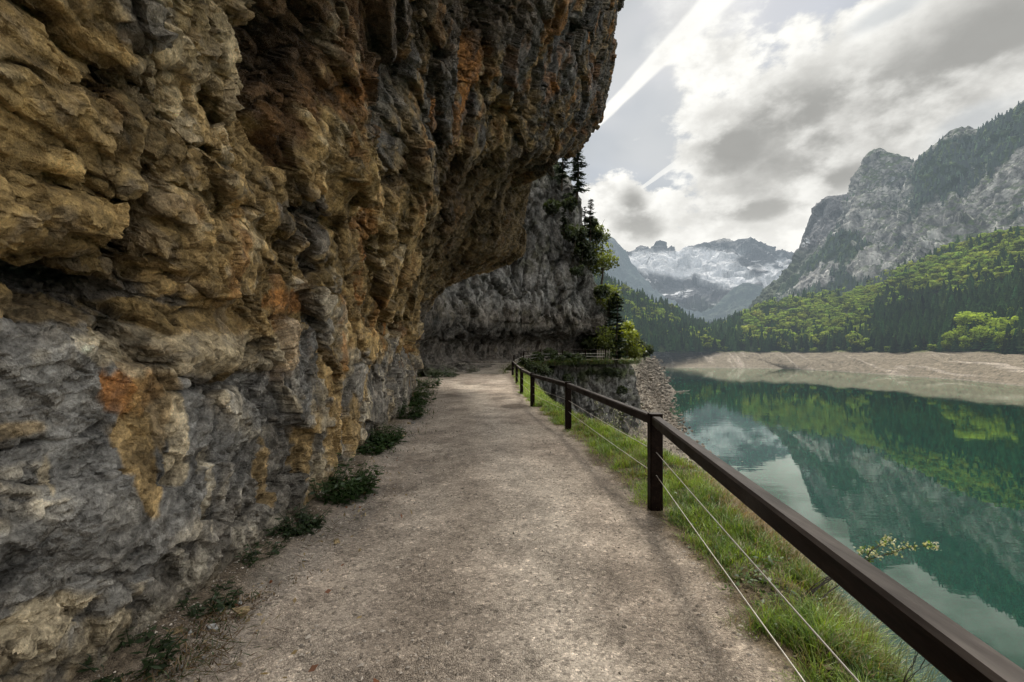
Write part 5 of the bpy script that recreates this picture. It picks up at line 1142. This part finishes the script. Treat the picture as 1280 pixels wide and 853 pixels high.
c = mul(nt, ramp(nt, g1_.outputs['Fac'], [(.3, (.007, .004, .003)), (.55, (.013, .0075, .0055)), (.8, (.028, .017, .012))]).outputs[0], ramp(nt, g2_.outputs['Fac'], [(.3, .55), (.7, 1.35)]).outputs[0], .8)
geo = N(nt, 'ShaderNodeNewGeometry'); sx_ = N(nt, 'ShaderNodeSeparateXYZ'); lk.new(geo.outputs['Normal'], sx_.inputs[0])
wr = ramp(nt, sx_.outputs['Z'], [(.6, 0), (.95, 1)])          # weathered grey with sky reflection painted in, on the upward faces
mm = N(nt, 'ShaderNodeMix', data_type='RGBA'); lk.new(wr.outputs[0], mm.inputs[0]); lk.new(c, mm.inputs[6])
lk.new(mul(nt, ramp(nt, g1_.outputs['Fac'], [(.3, (.075, .066, .061)), (.7, (.14, .125, .115))]).outputs[0], ramp(nt, g3_.outputs['Fac'], [(.35, .7), (.65, 1.2)]).outputs[0]), mm.inputs[7])
rg = ramp(nt, g3_.outputs['Fac'], [(.3, .38), (.7, .62)])
p = principled(nt, mm.outputs[2], rg.outputs[0], .06, g2_.outputs['Fac'], .6, .003); finish(nt, p.outputs[0]); timber = m
m, nt, nd, lk = new_mat('wire_steel'); nz = noise_node(nt, 30, 3)
finish(nt, principled(nt, ramp(nt, nz.outputs['Fac'], [(.3, (.5, .47, .42)), (.7, (.72, .69, .63))]).outputs[0], .45, .5, None, metallic=.3).outputs[0]); wire_m = m
POST = [(.92, -.15), (1.515, 4.82), (1.215, 9.85), (.63, 14.0), (.385, 18.2), (.25, 24.0), (.05, 31.0)]
RH = lambda y: float(RISE(y))
rail = empty('handrail', (1.5, 4.8, 0)); tag(rail, 'dark timber handrail with square posts and two wires along the path edge', 'railing')
off0 = np.array([1.5, 4.8, 0])
bolt_m, nt, nd, lk = new_mat('bolt_steel'); finish(nt, principled(nt, (.2, .19, .18), .45, .5, None, metallic=.8).outputs[0])
for i, (x, y) in enumerate(POST):
    mb = MB(); z = RH(y); b0 = np.array([x, y, z-.35])-off0; b1 = np.array([x, y, z+1.0])-off0
    beam(mb, b0, b1, .066, .062, .010); po = mb.build('post', timber, rail)
for i in range(len(POST)-1):
    a = np.array([*POST[i], RH(POST[i][1])+.925])-off0; b = np.array([*POST[i+1], RH(POST[i+1][1])+.925])-off0; d = (b-a)/np.linalg.norm(b-a)
    mb = MB(); beam(mb, a+d*.064, b-d*.064, .047, .049, .013); mb.build('rail', timber, rail)
for hh_ in (.36, .60):
    path = []
    for i in range(len(POST)-1):
        a = np.array([*POST[i], RH(POST[i][1])+hh_])-off0; b = np.array([*POST[i+1], RH(POST[i+1][1])+hh_])-off0
        for s_ in np.linspace(0, 1, 9)[:-1]: path.append(a*(1-s_)+b*s_-np.array([-.0, 0, .012*math.sin(s_*3.14)]))
    tv, tf = tube(path, .0038, 6); mesh_obj('wire', tv, tf, wire_m, rail, True)
# thin fence further round the bay
fence = empty('bay_fence', (4, 44.5, .85)); tag(fence, 'thin dark wire fence following the path round the bay', 'fence')
o0 = np.array([4, 44.5, .85])
FP = [(.15, 35.0), (1.0, 39.2), (2.6, 42.2), (4.9, 44.2), (7.3, 45.3), (9.4, 45.9)]
for x, y in FP:
    mb = MB(); z = RH(y); beam(mb, np.array([x, y, z-.3])-o0, np.array([x, y, z+1.05])-o0, .05, .05, .008); mb.build('post', timber, fence)
for i in range(len(FP)-1):
    a, b = [np.array([*q_, RH(q_[1])])-o0 for q_ in FP[i:i+2]]
    for k, (hh_, rr_) in enumerate(((1.0, .03), (.62, .012), (.35, .012))):
        tv, tf = tube([a+np.array([0, 0, hh_]), b+np.array([0, 0, hh_])], rr_, 5); mesh_obj('rail' if k == 0 else 'wire', tv, tf, timber if k == 0 else wire_m, fence, True)
pale = empty('picket_fence', at(747, 450, 46.5)); tag(pale, 'short pale picket fence at the outer end of the rock notch', 'fence')
pm2, nt, nd, lk = new_mat('pale_wood'); nz = noise_node(nt, 8, 4); finish(nt, principled(nt, ramp(nt, nz.outputs['Fac'], [(.3, (.16, .15, .12)), (.7, (.30, .27, .22))]).outputs[0], .85, .2).outputs[0])
for i in range(6):
    mb = MB(); x = i*.26; beam(mb, (x, i*.12, -.25), (x+.01*(i % 3), i*.12, 1.02+.04*(i % 2)), .04, .03, .006); mb.build('picket', pm2, pale)
for zz_ in (.3, .8):
    mb = MB(); beam(mb, (-.1, .02, zz_), (1.45, .68, zz_), .015, .035, .004); mb.build('rail', pm2, pale)
# driftwood stump and stranded log on the scree
drift_m = rock_mat('driftwood', None, 4, .5, .3)
st = empty('tree_stump', at(791, 500, 66)); mb = MB()
for a in np.linspace(0, 6.28, 7)[:-1]:
    tv, tf = tube([(0, 0, .9), (.25*math.cos(a), .25*math.sin(a), .35), (.9*math.cos(a), .9*math.sin(a), -.3)], [.22, .16, .05], 6); mb.add(tv, tf, (.16, .09, .055))
tv, tf = tube([(0, 0, -.3), (.05, 0, .8), (.12, .05, 1.6)], [.3, .26, .16], 8); mb.add(tv, tf, (.17, .10, .06))
mb.build('stump_wood', drift_m, st, True); tag(st, 'reddish brown tree stump stranded on the rubble bank', 'stump')
lg = empty('drift_log', (104.5, 283, LAKE+.2)); mb = MB()
tv, tf = tube([(-2, 0, 0), (1.5, .3, .15), (5, -.2, .5), (6.5, .3, 1.2)], [.35, .3, .22, .08], 7); mb.add(tv, tf, (.30, .27, .23))
tv, tf = tube([(2, .2, .2), (3.2, 1.5, 1.2)], [.15, .05], 5); mb.add(tv, tf, (.30, .27, .23))
mb.build('log_wood', drift_m, lg, True); tag(lg, 'pale drift log lying in the water at the tip of the rubble bank', 'log')

for px_, py_, dp_, rz_, sc_, lb in [(962, 456, 660, .5, 1.3, 'pale drift log lying low on the far beach, furthest left'), (1052, 457, 556, -.4, 1.5, 'forked pale drift log near the water on the middle of the far beach'), (1118, 448, 535, .9, 1.2, 'short drift log high on the far beach below the dark spruces'), (1202, 455, 437, .2, 1.3, 'drift log on the right part of the far beach')]:
    tgt = np.array(at(px_, py_, dp_)); bj = BEACH.reshape(-1, 3); bx_, by_ = pxy(bj); i_ = int(np.argmin((bx_-px_)**2+(by_-py_)**2))
    c_ = copy_tree(lg); c_.location = bj[i_]+np.array([0, 0, .3]); c_.rotation_euler = (0, 0, rz_); c_.scale = (sc_,)*3; tag(c_, lb, 'log', 'drift logs on the shores')
# boulders on the rubble bank
r = np.random.default_rng(77); ico = None
import bmesh
bm = bmesh.new(); bmesh.ops.create_icosphere(bm, subdivisions=1, radius=1); iv = np.array([v.co[:] for v in bm.verts]); itf = np.array([[v.index for v in f.verts] for f in bm.faces]); bm.free()
mb = MB()
sel = BANK[340:, 90:170].reshape(-1, 3); kx, ky = pxy(sel); sel = sel[(ky > 442) & (kx > 770) & (kx < 900) & (sel[:, 2] > LAKE-.5) & (sel[:, 1] < 300)]
pick_ = sel[r.choice(len(sel), 6500)]
for q in pick_:
    s_ = q[1]/F*(.45+2.0*r.random()**4); v = iv*(1+.30*r.normal(size=(len(iv), 1)))*np.array([1+.3*r.random(), 1+.3*r.random(), .7])*s_
    mb.add(v+q+r.normal(size=3)*np.array([2.2, 2.2, .2]), itf, np.array([.20, .17, .135])*(.45+.9*r.random()))
tag(mb.build('boulder_scree', rock_mat('boulder', 6000, 1.2, .6, .3)), 'angular grey boulders and scree covering the rubble bank', 'scree', None, 'stuff')

# ================================================================== sky, sun, camera
def dirn(px, py): v = np.array([(px-CX)/F, 1, (HY-py)/F]); return v/np.linalg.norm(v)
SUN_AZ, SUN_EL = math.radians(12.5), math.radians(50)
w = bpy.data.worlds.new('World'); SC.world = w; w.use_nodes = True; nt = w.node_tree; nt.nodes.clear(); lk = nt.links
sky = N(nt, 'ShaderNodeTexSky', sky_type='NISHITA'); sky.sun_disc = False; sky.sun_elevation = SUN_EL; sky.sun_rotation = SUN_AZ; sky.air_density = 1.2; sky.dust_density = 2.0
tc = N(nt, 'ShaderNodeTexCoord'); DIR = tc.outputs['Generated']
def vm(op, a, b=None):
    n_ = N(nt, 'ShaderNodeVectorMath', operation=op)
    for k, q in enumerate((a, b)):
        if q is None: continue
        if isinstance(q, (tuple, list, np.ndarray)): n_.inputs[k].default_value = tuple(float(z) for z in q)
        else: lk.new(q, n_.inputs[k])
    return n_
def mt(op, a, b=None, c=None, clamp=False):
    n_ = N(nt, 'ShaderNodeMath', operation=op); n_.use_clamp = clamp
    for k, q in enumerate((a, b, c)):
        if q is None: continue
        if isinstance(q, (int, float)): n_.inputs[k].default_value = q
        else: lk.new(q, n_.inputs[k])
    return n_.outputs[0]
def mrange(src, a, b, lo=0., hi=1.):
    n_ = N(nt, 'ShaderNodeMapRange'); n_.interpolation_type = 'SMOOTHSTEP'; lk.new(src, n_.inputs[0])
    for k, q in zip((1, 2, 3, 4), (a, b, lo, hi)): n_.inputs[k].default_value = q
    return n_.outputs[0]
# cloud-layer coordinates: direction flattened towards the horizon
sep = N(nt, 'ShaderNodeSeparateXYZ'); lk.new(DIR, sep.inputs[0])
den = mt('ADD', mt('MAXIMUM', sep.outputs['Z'], 0.0), .75)
cmb = N(nt, 'ShaderNodeCombineXYZ'); lk.new(mt('DIVIDE', sep.outputs['X'], den), cmb.inputs[0]); lk.new(mt('DIVIDE', sep.outputs['Y'], den), cmb.inputs[1]); lk.new(sep.outputs['Z'], cmb.inputs[2])
def ns(scale, detail, rough, dist=0.0, offs=(0, 0, 0)):
    a = vm('ADD', cmb.outputs[0], offs); n_ = N(nt, 'ShaderNodeTexNoise'); n_.inputs['Scale'].default_value = scale; n_.inputs['Detail'].default_value = detail; n_.inputs['Roughness'].default_value = rough; n_.inputs['Distortion'].default_value = dist
    lk.new(a.outputs[0], n_.inputs['Vector']); return n_.outputs['Fac']
nA_ = ns(8.5, 6, .56, .0); nB_ = ns(2.1, 3, .55, .0, (3, 1, 0)); nC_ = ns(19, 5, .58, .0, (7, 2, 0)); nW = ns(4.0, 3, .5, .3, (1, 5, 2))
wob_ = mt('MULTIPLY', mt('SUBTRACT', nA_, .5), 1.0)
wob2 = mt('MULTIPLY', mt('SUBTRACT', nC_, .5), .5)
def cloud(px, py, rx, ry, ang=0.0, soft=.5, k=1.0):
    """soft mass at a fixed bearing of the sky, radii as photo pixels"""
    d = dirn(px, py); e1 = np.cross(d, [0, 0, 1]); e1 /= np.linalg.norm(e1); e2 = np.cross(e1, d)
    ca, sa = math.cos(ang), math.sin(ang); u_ = e1*ca+e2*sa; v_ = -e1*sa+e2*ca
    sc_ = F*math.sqrt(1+((px-CX)/F)**2+((HY-py)/F)**2)
    off_ = vm('SUBTRACT', DIR, d).outputs[0]
    a = mt('MULTIPLY', vm('DOT_PRODUCT', off_, u_).outputs['Value'], sc_/rx*.86); b = mt('MULTIPLY', vm('DOT_PRODUCT', off_, v_).outputs['Value'], sc_/ry*.86)
    r_ = mt('SQRT', mt('ADD', mt('MULTIPLY', a, a), mt('MULTIPLY', b, b)))
    r_ = mt('ADD', r_, mt('MULTIPLY', mt('ADD', wob_, wob2), -1.9*k))
    return mrange(r_, 1+soft*.5, 1-soft, 0, 1)
def union(lst):
    o_ = lst[0]
    for q in lst[1:]: o_ = mt('MAXIMUM', o_, q)
    return o_
white = union([cloud(1100, 130, 255, 105, .45, .22, 1.2), cloud(945, 175, 90, 105, .5, .2, 1.2), cloud(960, 268, 130, 58, .1, .25, 1.2), cloud(790, 278, 74, 42, -.1, .15, 1.3), cloud(890, 300, 120, 30, 0, .4), cloud(1230, 90, 160, 120, .5, .4), cloud(1060, 215, 110, 75, .3, .5), cloud(1000, 330, 120, 26, 0, .6)])
darkc = union([cloud(1120, 130, 230, 58, .38, .95, .8), cloud(990, 145, 95, 42, .1, .9, .9), cloud(922, 182, 52, 36, .1, .9, .9), cloud(1225, 60, 140, 62, .5, .95, .8), cloud(798, 280, 30, 18, -.2, .9, 1.2), cloud(792, 258, 16, 20, 0, .95, 1.0), cloud(945, 262, 54, 14, 0, .9, 1.1), cloud(1050, 222, 44, 22, .2, .95, .5), cloud(1110, 160, 120, 30, .3, .9, .4)])
hole = union([cloud(1215, 152, 36, 16, .3, .7, .7), cloud(1110, 15, 40, 10, .2, .8, .7)])
# condensation trails: thin great-circle bands
def trail(p, q, w0, w1, lo, hi, k):
    a, b = dirn(*p), dirn(*q); n_ = np.cross(a, b); n_ /= np.linalg.norm(n_); along = np.cross(n_, a); along /= np.linalg.norm(along)
    L = math.acos(float(np.clip(a@b, -1, 1)))
    s_ = mt('ARCTAN2', vm('DOT_PRODUCT', DIR, along).outputs['Value'], vm('DOT_PRODUCT', DIR, a).outputs['Value'])
    dd = mt('ABSOLUTE', mt('ADD', vm('DOT_PRODUCT', DIR, n_).outputs['Value'], mt('MULTIPLY', wob2, .012*k)))
    t_ = mt('DIVIDE', s_, L); wid_ = mt('ADD', mt('MULTIPLY', t_, w1-w0), w0)
    r_ = mt('DIVIDE', dd, mt('MAXIMUM', wid_, .0004))
    return mt('MULTIPLY', mrange(r_, 1.1, .65), mt('MULTIPLY', mrange(t_, lo, lo+.12), mrange(t_, hi, hi-.15)))
tr1 = trail((735, 165), (905, -10), .009, .024, -.2, 1.5, .85); tr2 = trail((795, 240), (868, 188), .003, .008, -.05, 1.2, .6); tr3 = trail((995, 285), (1003, 310), .003, .002, -.1, 1.1, .3)
def colmix(f, a, b):
    n_ = N(nt, 'ShaderNodeMix', data_type='RGBA'); lk.new(f, n_.inputs[0])
    for k, q in ((6, a), (7, b)):
        if isinstance(q, tuple): n_.inputs[k].default_value = (*q, 1)
        else: lk.new(q, n_.inputs[k])
    return n_.outputs[2]
K = 1/.1                                                     # background strength .1
veil_c = tuple(K*v for v in (.51, .545, .575)); veil_w = tuple(K*v for v in (.64, .66, .67)); wh = tuple(K*v for v in (1.06, 1.05, 1.0)); gr = tuple(K*v for v in (.37, .368, .35)); mid = tuple(K*v for v in (.82, .81, .77))
veil = colmix(mrange(nW, .38, .66), veil_c, veil_w)
base_sky = colmix(mrange(nB_, .30, .52, .55, .93), sky.outputs[0], veil)      # thin veil over the clear sky
whc = colmix(mrange(nC_, .34, .62), mid, wh)
generic = mt('MULTIPLY', mrange(nB_, .36, .52), .95)
bright = tuple(K*v for v in (1.5, 1.46, 1.39))
side = mt('MAXIMUM', mrange(sep.outputs['Y'], .55, .15), mrange(sep.outputs['Z'], .64, .82))
fcol = colmix(mt('MULTIPLY', generic, side), base_sky, bright)   # cloud over the unseen dome, brightened as added fill light
TRAIL = lambda fcol: colmix(mt('MAXIMUM', mt('MULTIPLY', tr1, mrange(nC_, .25, .6, .72, 1.0)), mt('MAXIMUM', mt('MULTIPLY', tr2, .6), mt('MULTIPLY', tr3, .6))), fcol, wh)
fcol = colmix(mt('MULTIPLY', cloud(885, 50, 48, 120, .35, .8, 1.3), .55), fcol, whc)
fcol = TRAIL(fcol)
fcol = colmix(white, fcol, whc)
fcol = colmix(mt('MULTIPLY', darkc, mrange(nA_, .34, .56, .35, .95)), fcol, gr)
fcol = colmix(mt('MULTIPLY', hole, .6), fcol, veil_c)
hor = mrange(sep.outputs['Z'], .33, .12)
fcol = colmix(mt('MULTIPLY', hor, .45), fcol, tuple(K*v for v in (.98, .97, .92)))
bg = N(nt, 'ShaderNodeBackground'); bg.inputs['Strength'].default_value = .1; lk.new(fcol, bg.inputs[0])
wo = N(nt, 'ShaderNodeOutputWorld'); lk.new(bg.outputs[0], wo.inputs[0])
sl = bpy.data.lights.new('sun', 'SUN'); sl.energy = 5.0; sl.angle = math.radians(15); sl.color = (1, .93, .82)
so = bpy.data.objects.new('sun', sl); COL.objects.link(so)
sd_ = Vector((math.sin(SUN_AZ)*math.cos(SUN_EL), math.cos(SUN_AZ)*math.cos(SUN_EL), math.sin(SUN_EL)))
so.rotation_euler = sd_.to_track_quat('Z', 'Y').to_euler(); so.location = (30, 30, 60)

cam = bpy.data.cameras.new('camera'); cam.sensor_width = 36; cam.lens = F/1280*36; cam.shift_y = (HY-426.5)/1280; cam.clip_start = .05; cam.clip_end = 60000
co = bpy.data.objects.new('camera', cam); COL.objects.link(co); co.location = (0, 0, EYE); co.rotation_euler = (math.radians(90), 0, 0); SC.camera = co
SC.view_settings.view_transform = 'Standard'; SC.view_settings.look = 'None'; SC.view_settings.exposure = 0; SC.view_settings.gamma = 1
SC.render.engine = 'CYCLES'; cy = SC.cycles; cy.use_denoising = True; w.cycles.sampling_method = 'NONE'; cy.use_adaptive_sampling = True; cy.adaptive_threshold = .03; cy.adaptive_min_samples = 12; cy.max_bounces = 4; cy.diffuse_bounces = 2; cy.glossy_bounces = 2; cy.transmission_bounces = 3; cy.transparent_max_bounces = 6; cy.caustics_reflective = False; cy.caustics_refractive = False
cy.sample_clamp_indirect = 4
